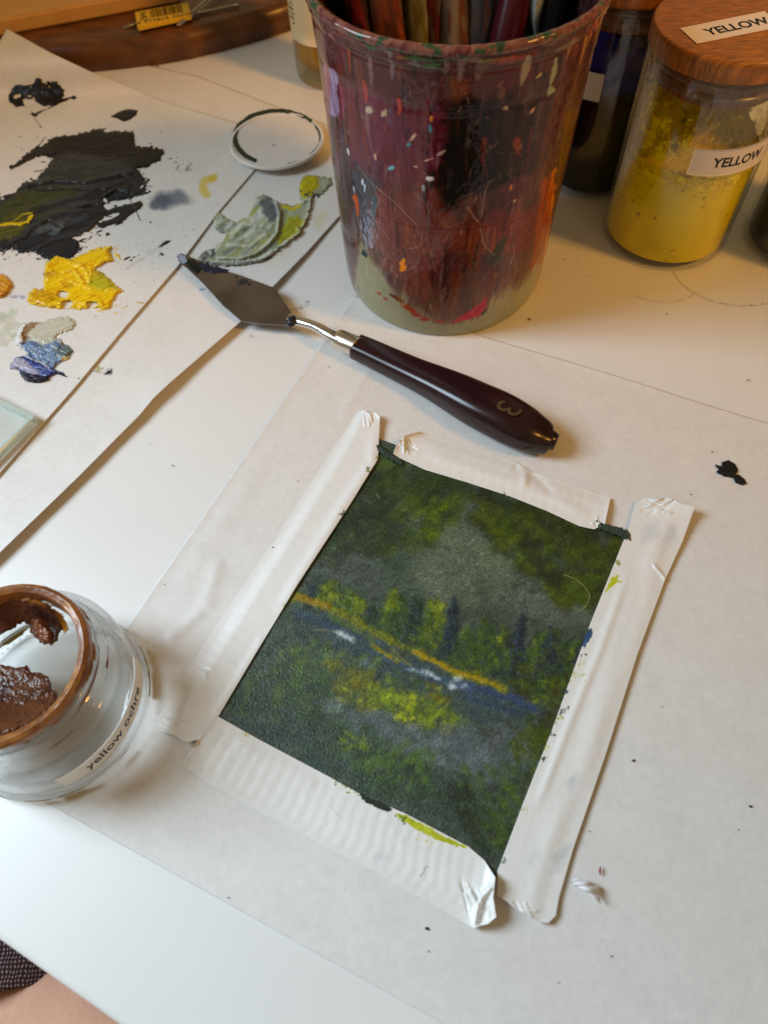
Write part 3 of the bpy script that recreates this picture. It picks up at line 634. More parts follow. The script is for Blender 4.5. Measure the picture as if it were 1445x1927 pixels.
# dark foliage along the top
cloud([(712, 850), (860, 900), (870, 960), (800, 1030), (690, 1040), (640, 980), (660, 920)], 190, [(44, 62, 30), (58, 78, 30), (36, 50, 34), (70, 88, 32), (48, 58, 46)], 24, 16, -.9, .6)
cloud([(880, 920), (1170, 1010), (1130, 1140), (1060, 1150), (960, 1040), (900, 990)], 240, [(44, 58, 22), (60, 74, 24), (34, 48, 30), (74, 88, 22), (42, 50, 34)], 24, 16, .6, .6)
cloud([(780, 930), (860, 940), (850, 1000), (790, 1020)], 26, [(76, 96, 24), (88, 106, 20)], 16, 11, -.5, .5)
cloud([(900, 960), (1010, 970), (1060, 1080), (960, 1050)], 26, [(84, 102, 24), (70, 92, 24)], 16, 12, -.5, .5)
cloud([(620, 980), (690, 930), (720, 1000), (640, 1060), (590, 1070)], 70, [(50, 64, 52), (40, 54, 40), (64, 80, 44)], 20, 13, -.8, .5)
cloud([(1060, 1090), (1120, 1080), (1120, 1130), (1070, 1140)], 22, [(60, 80, 16), (72, 92, 20)], 16, 10, 0, .6)
# bank of trees
cloud([(560, 1120), (640, 1125), (720, 1165), (800, 1175), (860, 1200), (960, 1225), (1110, 1200), (1060, 1330), (960, 1290), (860, 1262), (740, 1205), (640, 1150)], 330, [(50, 72, 42), (62, 84, 40), (44, 62, 48), (76, 98, 34), (54, 70, 60)], 13, 7, -1.1, .75, .2)
def tree(x, y, h, wd, cols, n=26, al=.75, lean=-.12):
    n = int(n*2.0); y += 10; wd *= 1.25
    for i in range(n):
        t = rs.uniform(0, 1); q = wd*(.25+.75*t)
        c = np.array(cols[rs.integers(len(cols))], float)+rs.uniform(-8, 8)
        cv.dab(x+lean*h*(1-t)*-1+rs.uniform(-q, q), y-h*(1-t)**1.2+rs.normal()*5, rs.uniform(4, 11), rs.uniform(2.5, 6), -1.2+rs.normal()*.7, c, al, .8, int(rs.integers(9999)), .00004, .6, .28)
YG = [(104, 122, 24), (84, 104, 26), (66, 90, 34), (128, 140, 22)]; DG = [(48, 74, 44), (40, 62, 46), (62, 86, 36)]; BL = [(36, 50, 66), (30, 40, 50), (44, 58, 76)]
tree(590, 1135, 40, 26, BL+DG, 20); tree(618, 1125, 42, 22, YG, 34); tree(650, 1140, 34, 22, YG+DG, 30); tree(674, 1150, 34, 16, YG, 20); tree(700, 1160, 30, 14, DG+BL, 16)
tree(728, 1180, 66, 22, YG[:3]+DG, 50); tree(748, 1185, 72, 22, DG, 46); tree(735, 1140, 34, 16, YG, 18); tree(775, 1195, 78, 18, BL+DG, 46)
tree(806, 1200, 74, 26, YG[1:]+DG, 60); tree(822, 1160, 44, 12, YG, 12); tree(844, 1215, 96, 13, BL, 46, .9); tree(872, 1240, 60, 22, DG+YG[1:3], 46)
tree(905, 1250, 92, 26, DG+YG[1:3], 66); tree(938, 1262, 90, 22, YG[1:]+DG, 52); tree(968, 1270, 112, 12, BL, 56, .95); tree(1005, 1280, 96, 26, YG[:3]+DG, 66); tree(1028, 1255, 76, 15, [(52, 66, 60), (42, 56, 60), (58, 70, 72)], 36)
tree(1050, 1300, 96, 24, DG+YG[1:3]+[(56, 60, 30)], 60); tree(1075, 1280, 76, 22, YG[1:]+[(50, 62, 24)], 46); tree(1098, 1240, 50, 15, BL, 40, .95)
cloud([(960, 1250), (1090, 1240), (1060, 1350), (1030, 1420), (960, 1310)], 110, [(58, 72, 22), (44, 54, 26), (78, 92, 22), (40, 48, 36), (66, 62, 22)], 14, 9, .9, .6)
# the far bank, blue water, white lights
cloud([(560, 1150), (640, 1160), (860, 1265), (1010, 1325), (1040, 1360), (930, 1370), (820, 1320), (700, 1260), (560, 1200)], 150, [(58, 78, 76), (52, 70, 92), (66, 88, 74), (48, 62, 70)], 22, 7, .42, .6)
cloud([(556, 1148), (640, 1166), (760, 1222), (900, 1290), (1010, 1322), (1030, 1350), (960, 1356), (860, 1322), (740, 1270), (640, 1212), (560, 1182)], 130, [(62, 76, 88), (54, 70, 84), (74, 88, 98), (60, 80, 82)], 22, 6, .42, .6)
cv.line([(560, 1160), (600, 1170), (650, 1190), (690, 1205)], 13, (50, 68, 88), .8, 3, .7, 0, 4, .2); cv.line([(700, 1225), (760, 1252), (820, 1276), (880, 1296)], 15, (60, 82, 108), .75, 4, .8, 0, 4, .2, 12)
cv.line([(868, 1288), (910, 1300), (960, 1312), (1004, 1334)], 16, (46, 66, 104), .85, 5, .7, 0, 4, .15, 12); cv.line([(870, 1310), (930, 1330), (985, 1345)], 12, (50, 68, 92), .8, 6, .7, 0, 4, .2)
tree(955, 1262, 76, 26, BL+DG, 34, .7); tree(1028, 1262, 80, 26, BL+DG, 40, .75); tree(1040, 1250, 66, 18, BL+DG, 30); tree(1088, 1262, 66, 24, BL+DG, 36, .75); tree(845, 1222, 60, 20, BL+DG, 26, .6); tree(1100, 1235, 44, 16, BL, 30, .9); tree(1070, 1330, 60, 26, DG+[(60, 66, 26)], 36); tree(1020, 1310, 44, 26, YG[1:]+DG, 30)
cv.line([(548, 1128), (566, 1126), (600, 1136), (626, 1148), (670, 1172), (710, 1192), (740, 1210), (770, 1222), (810, 1240), (846, 1262), (880, 1272), (910, 1280), (946, 1298)], 15, (118, 120, 20), .85, 7, 1.1, .00008, 4, .3, 30)
cv.line([(560, 1124), (590, 1134), (618, 1142)], 12, (160, 122, 18), .75, 8, .7, .00006, 3, .25, 14); cv.line([(780, 1228), (830, 1252), (868, 1270), (905, 1280), (940, 1296)], 8, (178, 142, 12), .75, 9, .9, .00008, 2, .2, 16)
cv.line([(622, 1160), (660, 1182), (700, 1205)], 9, (84, 108, 50), .7, 10, .7, 0, 3, .2); cv.line([(700, 1215), (722, 1230), (748, 1246)], 7, (158, 140, 18), .85, 11, .8, 0, 2, .25); cv.line([(738, 1224), (760, 1246), (775, 1254)], 5, (150, 130, 30), .7, 12, .8, 0, 2, .35)
cv.line([(590, 1186), (620, 1188), (650, 1194)], 3, (150, 144, 96), .6, 13, .8, 0, 2, .3)
WH = (186, 202, 208)
for (x, y, L, wd, an) in [(648, 1196, 22, 6, .35), (660, 1202, 18, 5, .5), (640, 1192, 16, 4, .3), (862, 1278, 13, 5, .2), (855, 1291, 13, 6, .3), (876, 1291, 10, 5, .3), (852, 1298, 10, 4, .2), (796, 1266, 15, 4, .4), (812, 1270, 14, 4, .2), (822, 1277, 12, 4, .3), (778, 1262, 12, 3, .4), (690, 1246, 7, 16, .6), (700, 1258, 6, 14, .4), (618, 1236, 12, 8, .5)]:
    big = y < 1230 or x > 770
    for k in range(5): cv.dab(x+rs.normal()*3, y+rs.normal()*2, L*.7, wd*.6, an+rs.normal()*.2, WH if big else (112, 138, 160), .75 if big else .4, .7, int(rs.integers(9999)), .00004, .6, .35)
# near bank
cloud([(520, 1230), (600, 1210), (730, 1250), (850, 1310), (860, 1350), (760, 1360), (660, 1330), (560, 1290)], 200, [(84, 110, 54), (98, 124, 40), (64, 90, 68), (118, 138, 46), (60, 76, 42)], 12, 6, -1.0, .6)
cloud([(610, 1240), (700, 1260), (730, 1330), (700, 1350), (640, 1310)], 70, [(112, 112, 30), (128, 124, 26), (96, 88, 26)], 12, 7, -1, .6)
cloud([(690, 1290), (800, 1310), (880, 1360), (870, 1390), (780, 1370), (700, 1330)], 110, [(126, 146, 24), (98, 118, 28), (150, 164, 22), (78, 98, 34)], 12, 8, -1, .65)
cloud([(744, 1312), (780, 1308), (784, 1350), (756, 1366), (742, 1340)], 26, [(166, 174, 18), (148, 158, 20)], 9, 7, -1, .8)
cloud([(796, 1286), (830, 1290), (850, 1320), (820, 1330)], 22, [(134, 140, 20), (104, 90, 20)], 8, 5, -.6, .7)
for (x, y) in [(650, 1298), (640, 1318), (700, 1338), (676, 1320), (745, 1350)]: cv.dab(x, y, 9, 6, -.3, (170, 170, 24), .8, .6, int(x), 0, .6, .2)
cloud([(470, 1260), (560, 1220), (620, 1290), (640, 1340), (560, 1360), (430, 1350), (430, 1310)], 130, [(56, 78, 54), (68, 94, 50), (44, 60, 54), (88, 108, 44)], 18, 11, -.7, .5)
cloud([(600, 1310), (740, 1350), (880, 1400), (900, 1450), (780, 1430), (640, 1370)], 110, [(92, 104, 112), (78, 92, 92), (104, 114, 120)], 24, 10, .4, .5)
cloud([(830, 1370), (990, 1370), (1010, 1480), (900, 1480)], 90, [(88, 100, 104), (74, 86, 88), (98, 104, 112)], 26, 14, .5, .5)
cloud([(560, 1340), (700, 1370), (800, 1440), (860, 1540), (700, 1490), (560, 1420)], 150, [(52, 72, 50), (64, 90, 56), (48, 60, 58), (42, 60, 40)], 20, 13, -.4, .5)
cloud([(640, 1378), (690, 1388), (690, 1410), (650, 1412)], 14, [(96, 120, 28), (110, 134, 30)], 9, 7, 0, .7)
cloud([(760, 1390), (830, 1420), (800, 1480), (720, 1470), (660, 1440)], 50, [(76, 104, 44), (88, 116, 40)], 15, 8, -.6, .5)
cloud([(860, 1450), (1010, 1440), (960, 1600), (880, 1560)], 120, [(54, 72, 36), (70, 92, 32), (38, 50, 42), (84, 106, 30)], 20, 8, .9, .55)
cloud([(960, 1380), (1040, 1370), (1010, 1460), (970, 1440)], 50, [(72, 92, 24), (58, 72, 30)], 13, 9, .9, .6)
cloud([(830, 1490), (880, 1480), (930, 1620), (900, 1600)], 50, [(34, 46, 38), (44, 58, 40)], 22, 6, 1.0, .7)
cloud([(440, 1310), (500, 1290), (620, 1400), (700, 1500), (560, 1440), (420, 1370)], 60, [(44, 62, 56), (60, 76, 72)], 22, 12, .4, .45)
# blended wet in wet: soften, then lay a few crisp touches back on top
def soften(A, n):
    for _ in range(n): A[1:-1, 1:-1] = A[1:-1, 1:-1]*.4+(A[:-2, 1:-1]+A[2:, 1:-1]+A[1:-1, :-2]+A[1:-1, 2:])*.15
    return A
crisp = cv.c.copy(); soften(cv.c, 22); k_ = smooth01((fbm(X/22, Y/22, 77)-.40)*5)[..., None]*.55+.12; cv.c = cv.c*(1-k_)+crisp*k_
cv.c = cv.c*np.array([.99, 1.0, .98])
lc_ = cv.c.copy()
for i in range(2600):     # short separate touches of the brush, lighter and darker than what lies under them
    x, y = rs.uniform(400, 1190), rs.uniform(830, 1670); b0 = lc_[int(min(max(y-810, 0), lc_.shape[0]-1)), int(min(max(x-380, 0), lc_.shape[1]-1))]
    k5 = rs.choice([.72, .82, 1.2, 1.34]); far = y < 1060+(x-560)*.25
    cv.dab(x, y, rs.uniform(5, 15), rs.uniform(1.6, 4.2), (-1.0 if not far else rs.uniform(-1.3, .6))+rs.normal()*.35, np.clip(b0*k5+rs.uniform(-4, 4, 3), 5, 235), rs.uniform(.25, .6), .7, int(rs.integers(9999)), .00005 if k5 > 1 else 0, .6, .3)

g = fbm(X/1.7, Y/1.5, 61, 2)-.5; g2 = fbm(X/4, Y/3, 63, 2)-.5
cv.c *= (1+g*.62+g2*.30)[..., None]
lum = cv.c.mean(-1, keepdims=True); cv.c = lum+(cv.c-lum)*.90
cv.line([(1060, 1082), (1084, 1092), (1102, 1108), (1110, 1122), (1104, 1138), (1092, 1150)], 1.3, (168, 168, 120), .6, 2, 0, 0, 1); cv.line([(708, 929), (714, 940)], 1.3, (180, 180, 160), .7, 2, 0, 0, 1); cv.line([(894, 1104), (912, 1108)], 1.2, (40, 40, 40), .8, 2, 0, 0, 1)
cv.c = np.clip((cv.c-60)*1.04+60, 6, 255)
nu, nv = 420, 520
U, W_ = np.meshgrid(np.linspace(-.002, pW+.004, nu), np.linspace(0, pH+.002, nv))
XY = pq+U[..., None]*e1-W_[..., None]*e2
gx, gy = px_of(np.dstack([XY, 0*U+.0012])); C3, _, H3 = cv.sample(gx, gy)
weave = .00005*(np.sin(U*2*PI/.00085)*np.sin(W_*2*PI/.00085))+.00011*(fbm(U*1500, W_*1500, 7, 2)-.5)
z = .0017+weave+H3+.0002*np.exp(-W_/.002)
PT = thing('landscape_painting', 'small dark green oil landscape with yellow river bank, taped to the table', 'painting', (float(pq[0]), float(pq[1]), 0))
v = np.dstack([XY, z]).reshape(-1, 3); q = grid_quads(nu, nv)[:, ::-1]; N = len(v); bot = v.copy(); bot[:, 2] = .0009
ring = np.concatenate([np.arange(nu), np.arange(1, nv)*nu+nu-1, (nv-1)*nu+np.arange(nu-2, -1, -1), np.arange(nv-2, 0, -1)*nu]); nx = np.roll(ring, -1)
m_oil = mat('oil_on_canvas', attr='Col', rough=.31, spec=.5, bump=[(2600, .5, .0003), (1100, .5, .0005)])
np_mesh('canvas', np.concatenate([v, bot]), np.concatenate([q, q[:, ::-1]+N, np.stack([ring, nx, nx+N, ring+N], -1)]), m_oil, PT, np.concatenate([C3.reshape(-1, 3)]*2))
# dark ragged ground at the top edge where the tape left it bare
for (a, b_) in [((706, 836), (756, 866)), ((1122, 982), (1184, 1004))]:
    cvf = Cv(min(a[0], b_[0])-8, a[1]-12, b_[0]+12, b_[1]+16, 2)
    n = int(abs(b_[0]-a[0])/5)
    cvf.line([(a[0]+3, a[1]+5), (b_[0]-2, b_[1]+3)], 10, (58, 70, 62), 1, 3, .2, .0002)
    for i in range(n):
        t = (i+.5)/n; x = a[0]+(b_[0]-a[0])*t; y = a[1]+(b_[1]-a[1])*t
        cvf.line([(x-2, y-3+random.uniform(-2, 2)), (x+2, y+5), (x+4, y+13)], random.uniform(3.4, 5.5), (52+random.randint(-10, 12), 68, 58), 1, i, .3, .0005, 1.5)
    paint_mesh('ragged_edge', cvf, lambda x, y: 0*x+.00185, m_dry, PT)['label'] = 'thick dark green brushed edge left bare between tapes'

# ============================================================ MASKING TAPE
m_tape = mat('tape', attr='Col', rough=.33, spec=.5, bump=[(260, .12, .0004)])
TW = np.array([230, 229, 226.])
def tape(label, top, right, bottom, left, ribs, wr, stains, zfun, nu=150, nv=420, parts=None):
    """strip; v runs along its length. ribs: (spacing, height); wr: list of px creases"""
    G = coons(top, right, bottom, left, nu, nv); gx, gy = G[..., 0], G[..., 1]
    u = np.linspace(0, 1, nu)[None, :]*np.ones((nv, 1)); v = np.linspace(0, 1, nv)[:, None]*np.ones((1, nu))
    st = Cv(gx.min()-5, gy.min()-5, gx.max()+5, gy.max()+5, 1, TW)
    st.c += (fbm(st.X/12, st.Y/12, 8)[..., None]-.5)*7
    stains(st)
    Z = zfun(u, v)
    rib = np.sin(2*PI*(v*ribs[0]+.5*fbm(v*7, u*.6, 4)))*ribs[1]*(.4+.9*fbm(v*8, u*1.1, 12))*smooth01(np.minimum(u, 1-u)*5)
    Z = Z+rib+.00012*(fbm(gx/16, gy/16, 21)-.5)
    for (pts, wd, h) in wr:
        d, al, T = dist_poly(gx, gy, pts); Z = Z+h*np.exp(-(d/wd)**2)*smooth01(al/T*5+.25)*smooth01((1-al/T)*5+.25)
    cc, _, _ = st.sample(gx, gy)
    cx, cy = gx.mean(), gy.mean()
    T_ = thing('masking_tape', label, 'tape', tuple(V(cx, cy)), 'tape strips holding down the painting')
    sheet('strip', G, Z, m_tape, T_, cc, thick=.0001)
    return T_, G, Z
def flick(st, x, y, c, n, r=5, al=.9, s=0):
    rr = np.random.default_rng(s)
    for i in range(n): st.dab(x+rr.normal()*r, y+rr.normal()*r, rr.uniform(1, 5), rr.uniform(.7, 2.2), rr.uniform(-1.5, 1.5), c, al, .6, int(rr.integers(999)))
Zt = .00215
def crinkle(x, y, n, R, ang, sp, h, seed):
    r_ = np.random.default_rng(seed); o = []
    for i in range(n):
        a = ang+r_.normal()*sp; cx = x+r_.normal()*R*.35; cy = y+r_.normal()*R*.35; L = r_.uniform(.4, 1)*R
        o.append(([(cx-L*math.cos(a), cy-L*math.sin(a)), (cx, cy+r_.normal()*2), (cx+L*math.cos(a), cy+L*math.sin(a))], r_.uniform(1.6, 3.0), h*r_.uniform(-.7, 1)))
    return o
# left strip
def s1(st):
    flick(st, 692, 884, (84, 110, 40), 9, 4, s=1); flick(st, 712, 862, (140, 144, 70), 8, 2, .7, s=2); flick(st, 643, 968, (40, 46, 40), 5, 2, s=3); flick(st, 536, 1140, (170, 160, 60), 4, 2, .6, s=4)
tape('long white tape strip along the left edge of the painting', [(672, 775), (684, 770), (696, 778), (704, 774), (715, 784)], [(715, 784), (713, 830), (711, 864), (662, 944), (560, 1100), (480, 1232), (410, 1350), (392, 1372)],
     [(290, 1366), (300, 1376), (326, 1384), (352, 1398), (372, 1392), (392, 1372)], [(672, 775), (600, 885), (500, 1040), (420, 1160), (343, 1276), (312, 1326), (290, 1366)], (34, .00003),
     [([(706, 800), (700, 870), (640, 960), (560, 1090), (520, 1160)], 11, .00075), ([(688, 930), (620, 1040), (560, 1140)], 5, .0004), ([(500, 1190), (440, 1290), (400, 1350)], 8, .0004)]+crinkle(694, 785, 7, 16, 1.4, .3, .0007, 4)+crinkle(330, 1370, 8, 26, .4, .4, .0004, 5)+crinkle(385, 1268, 5, 12, -.3, .5, .0004, 6), s1,
     lambda u, v: Zt-.0009*smooth01((1-u)*4-2.6)*1.0+.0016*np.exp(-v/.035)*smooth01(u*1.4)+.0003*np.exp(-(1-v)/.03)-.0007*(1-smooth01(u*3)))
# top strip (v runs from left end to right end)
def s2(st):
    for (x, y) in [(952, 934), (958, 940), (968, 944), (976, 948), (946, 936), (982, 952)]: flick(st, x, y, (96, 118, 40), 5, 3, s=int(x))
tape('short white tape strip along the top edge of the painting', [(762, 872), (748, 862), (752, 840), (766, 822), (790, 812)][::-1], [(752, 862), (800, 884), (880, 908), (960, 934), (1030, 962), (1090, 990), (1118, 996), (1130, 990)],
     [(1149, 937), (1143, 965), (1138, 988), (1130, 990)], [(790, 812), (850, 832), (920, 852), (968, 868), (1000, 888), (1060, 906), (1149, 937)], (20, .00003),
     [([(790, 850), (860, 872), (960, 905), (1060, 945), (1110, 975)], 12, .0007), ([(975, 872), (990, 890), (985, 915)], 8, .0008), ([(965, 870), (1010, 900), (1040, 930)], 8, -.0005)]+crinkle(765, 838, 9, 18, .9, .6, .0010, 7)+crinkle(1118, 985, 6, 12, .4, .6, .0006, 8), s2,
     lambda u, v: Zt-.0009*(1-smooth01(u*3))+.0028*np.exp(-v/.03)*smooth01(1.3-u)+.0007*np.exp(-(1-v)/.03)+.0004*np.exp(-((v-.52)/.06)**2)*(1-u), 150, 300)
# right strip
def s3(st):
    flick(st, 1160, 1090, (176, 190, 40), 16, 5, s=1); st.poly([(1136, 1118), (1146, 1098), (1150, 1086), (1162, 1084), (1160, 1096), (1148, 1106)], (186, 196, 40), rag=2, dry=.3, seed=3)
    st.poly([(1100, 1222), (1094, 1212), (1100, 1196), (1106, 1186), (1112, 1182), (1115, 1190), (1112, 1200), (1104, 1212)], (60, 88, 130), rag=1.4, seed=4, var=20); st.dab(1110, 1188, 6, 5, 0, (58, 76, 88), .8, .5, 5)
    flick(st, 1162, 1058, (120, 140, 60), 8, 3, .8, s=6); flick(st, 1066, 1300, (52, 64, 90), 7, 3, s=7); flick(st, 1062, 1336, (50, 62, 44), 10, 5, s=8); flick(st, 1052, 1352, (150, 170, 60), 8, 4, .7, s=9); flick(st, 1040, 1380, (48, 56, 54), 8, 5, s=10); flick(st, 1022, 1428, (46, 54, 50), 7, 4, s=11); flick(st, 1028, 1412, (170, 186, 60), 7, 4, .7, s=12)
    flick(st, 1086, 1270, (170, 180, 60), 14, 7, .6, s=13); flick(st, 948, 1622, (70, 80, 60), 5, 3, s=14); flick(st, 986, 1522, (170, 180, 110), 5, 3, .6, s=15)
    for (x, y, r_) in [(1078, 1474, 14), (1064, 1600, 14), (1050, 1620, 18), (1008, 1610, 16), (1260, 1010, 20), (1225, 1000, 18), (1076, 1466, 8)]: st.dab(x, y, r_*1.6, r_, -1, (196, 200, 204), .55, .6, int(x), soft=.8)
tape('wide white tape strip along the right edge of the painting', [(1196, 945), (1216, 936), (1244, 938), (1262, 936), (1280, 946), (1308, 953)], [(1308, 953), (1284, 1020), (1252, 1090), (1200, 1230), (1140, 1420), (1078, 1600), (1052, 1690), (1046, 1724), (1032, 1738)],
     [(936, 1688), (952, 1696), (972, 1712), (992, 1722), (1010, 1736), (1032, 1738)], [(1196, 945), (1186, 985), (1176, 1010), (1112, 1170), (1040, 1370), (985, 1510), (936, 1640), (936, 1688)], (30, .00001),
     [([(1222, 1040), (1196, 1130), (1150, 1250), (1108, 1370), (1070, 1480), (1040, 1560)], 16, -.0005), ([(1246, 1020), (1216, 1130), (1176, 1250), (1130, 1370), (1090, 1500)], 18, .0005), ([(1180, 1080), (1130, 1220), (1080, 1340), (1010, 1520)], 9, .0005), ([(1228, 1060), (1240, 1075), (1254, 1092)], 3, .0007)]+crinkle(1235, 955, 16, 26, -.35, .35, .0009, 9)+crinkle(990, 1716, 9, 20, .7, .5, .0005, 10), s3,
     lambda u, v: Zt-.0004*smooth01((u-.55)*3)+.0040*np.exp(-v/.045)*smooth01(u)+.0007*np.exp(-(1-v)/.02)+.0008*np.exp(-((v-.5)/.4)**2)*np.exp(-((u-.62)/.16)**2), 150, 460)
# bottom strip, v from left end to right end
def s4(st):
    flick(st, 462, 1382, (196, 190, 60), 6, 3, .8, s=1)
    for (x, y) in [(634, 1470), (646, 1478), (660, 1486), (672, 1492)]: flick(st, x, y, (120, 140, 50), 6, 4, .9, s=int(x))
    st.poly([(676, 1488), (700, 1500), (724, 1512), (738, 1524), (728, 1528), (708, 1520), (690, 1512), (680, 1502)], (44, 54, 44), rag=2.2, seed=4)
    st.poly([(744, 1532), (770, 1538), (800, 1554), (840, 1576), (880, 1596), (860, 1594), (820, 1580), (786, 1562), (756, 1544)], (178, 184, 40), rag=2.5, seed=5, dry=.25, var=30)
    flick(st, 800, 1572, (196, 200, 90), 14, 12, .5, s=6); flick(st, 760, 1540, (70, 90, 40), 16, 8, s=7)
    st.dab(718, 1612, 22, 14, .4, (206, 208, 212), .6, .6, 8, soft=.9); st.dab(700, 1640, 14, 9, .4, (206, 208, 212), .5, .6, 9, soft=.9)
    st.line([(624, 1518), (632, 1530), (646, 1542)], 1, (150, 150, 146), .6, 3, 0); st.line([(790, 1650), (798, 1642), (800, 1632), (806, 1632)], 1.2, (110, 110, 108), .8, 4, 0)
tape('ribbed white tape strip along the bottom edge of the painting', [(406, 1346), (386, 1372), (366, 1400), (343, 1440)][::-1], [(343, 1440), (400, 1480), (511, 1540), (620, 1598), (700, 1640), (800, 1696), (868, 1734), (892, 1748), (904, 1742)],
     [(932, 1652), (928, 1690), (934, 1726), (918, 1740), (904, 1742)], [(406, 1346), (480, 1388), (621, 1463), (682, 1497), (760, 1530), (882, 1594), (912, 1620), (932, 1652)], (28, .000045),
     [([(436, 1394), (520, 1440), (600, 1482)], 16, .0004), ([(930, 1664), (906, 1690), (896, 1720), (894, 1744)], 5, .0022)]+crinkle(895, 1690, 14, 34, 1.15, .22, .0008, 12)+crinkle(922, 1710, 6, 16, 1.7, .2, .0010, 13)+crinkle(365, 1400, 7, 20, -1, .4, .0004, 14), s4,
     lambda u, v: Zt-.0012*smooth01((u-.35)*2)+.0038*np.exp(-(1-v)/.03)+.0005*np.exp(-v/.02), 150, 420)

# ============================================================ PALETTE KNIFE
K0 = V(640, 632)
KN = thing('palette_knife', 'palette knife with diamond steel blade and dark plum handle marked 3', 'palette knife', (K0.x, K0.y, 0))
m_steel = mat('blade_steel', (.25, .23, .27, 1), rough=.22, metal=1, noise=(45, .30, (1, 1, 1)), bump=[(60, .25, .0006), (900, .08, .0001)]); m_shank = mat('shank_steel', (.62, .6, .57, 1), rough=.2, metal=1, bump=[(400, .2, .0003)])
m_ferr = mat('ferrule_steel', (.72, .69, .63, 1), rough=.24, metal=1)
m_hand = mat('plum_handle', rgb(38, 17, 22), rough=.24, spec=.5, noise=(40, .15, (1, 1, 1)))
bm = bmesh.new()
out = [(333, 480, .0062), (340, 476, .0062), (352, 480, .0061), (405, 503, .0058), (460, 520, .0054), (516, 541, .0052), (530, 560, .0056), (544, 580, .0064), (554, 596, .0072), (556, 606, .0072), (548, 609, .007), (530, 611, .0066), (490, 608, .0056), (455, 604, .0050), (420, 574, .0052), (380, 530, .0056), (350, 502, .006), (336, 490, .0062)]
ta, tb_ = np.array(V(333, 480, .0060)), np.array(V(556, 606, .0068))
def zblade(x, y): t_ = (np.asarray(x, float)-333)/223; return .0060+.0008*t_
out = [(a, b_, float(zblade(a, b_))) for a, b_, _ in out]
tv = [bm.verts.new(V(*p)) for p in out]; bv = [bm.verts.new(V(*p)-Vector((0, 0, .0007))) for p in out]
bm.faces.new(tv[::-1]); bm.faces.new(bv); n = len(out)
for i in range(n): bm.faces.new((tv[i], tv[(i+1) % n], bv[(i+1) % n], bv[i]))
bmesh.ops.recalc_face_normals(bm, faces=bm.faces)
bm_obj('blade', bm, m_steel, KN)
# smears on the blade tip
cv = Cv(325, 468, 520, 615, 2)
cv.poly([(346, 486), (362, 486), (376, 494), (378, 508), (370, 516), (360, 508), (350, 496)], (16, 24, 20), rag=1.5, seed=1, h=.0004, var=4)
cv.poly([(372, 492), (396, 496), (420, 505), (432, 507), (425, 514), (398, 512), (378, 508)], (30, 34, 56), rag=2.4, seed=2, dry=.25, h=.0001); cv.poly([(445, 520), (462, 524), (474, 534), (460, 538), (446, 532)], (46, 48, 56), rag=2.5, seed=3, dry=.42, h=.00005)
zbl = lambda x, y: zblade(x, y)+.00004
cv.poly([(334, 479), (341, 477), (350, 481), (352, 492), (345, 497), (337, 489)], (150, 162, 182), rag=1.2, seed=6, h=.0002, var=18)
paint_mesh('paint_smear', cv, zbl, m_wet, KN)
tube('shank', [V(544, 602, .0072), V(560, 604, .0076), V(580, 609, .0086), (V(600, 617, .0096)), V(618, 628, .0098), V(640, 640, .0092)], [.0036, .0026, .0024, .0026, .0028, .0031], m_shank, KN, flat=.85)
tube('ferrule', [V(634, 636, .0078), V(637, 637.5, .0078), V(652, 644, .0078), V(670, 651.5, .0078), V(673, 653, .0078)], [.0042, .0048, .0050, .0050, .0049], m_ferr, KN, seg=40, flat=.95)
ax = [(671, 652), (700, 665), (740, 684), (785, 705), (820, 721), (860, 741), (900, 762), (935, 779), (965, 795), (995, 811), (1022, 823), (1031, 826)]
wdp = [38, 40, 43, 47, 53, 61, 67, 70, 69.5, 64, 52, 47]
ctrs, rad = [], []
for (x, y), wpx in zip(ax, wdp):
    zc = .0068; a = V(x-wpx*.22, y+wpx*.45, zc); b_ = V(x+wpx*.22, y-wpx*.45, zc); r_ = (a-b_).length/2*.98
    ctrs.append(V(x, y, max(.0068, r_*.82+.0014))); rad.append(r_)
hd = tube('handle', ctrs, rad, m_hand, KN, seg=48, flat=.82, power=2.9)
p1, p2 = V(1027, 824.5, .0068), V(1047, 832, .0064)
tube('handle_tip', [p1, (p1+p2)/2, p2], [.0048, .0045, .0036], m_hand, KN, seg=32, flat=.9, sub=2)
m_gold = mat('gilt_number', rgb(84, 72, 46), rough=.45, metal=.2)
o3 = P(954, 768, ctrs[7].z+rad[7]*.82+.0002); axd = (V(1031, 826)-V(671, 652)).normalized(); pd = Vector((-axd.y, axd.x, 0))
def f3(x, y, zz):   # glyph top points along the handle's far side
    n_ = np.stack([x, y, zz], -1); t = np.array(-pd*math.cos(-.15)+axd*math.sin(-.15)); s_ = np.array(-axd.cross(Vector((0, 0, 1)))) ; s_ = np.array(axd)
    hz = -.5*((x)/.009)**2*.0012
    return o3+x[:, None]*t[None]+(-y)[:, None]*(-s_)[None]*1.0+np.stack([0*x, 0*x, hz+zz], -1)
text_mesh('number', '3', .0150, m_gold, KN, f3)

tube('dried_paint', [V(543, 602, .0078), V(549, 604, .0086), V(556, 606, .0084)], [.0012, .0034, .0022], mat('neck_paint', rgb(30, 34, 44), rough=.35, bump=[(600, .5, .0006)]), KN, flat=.7)
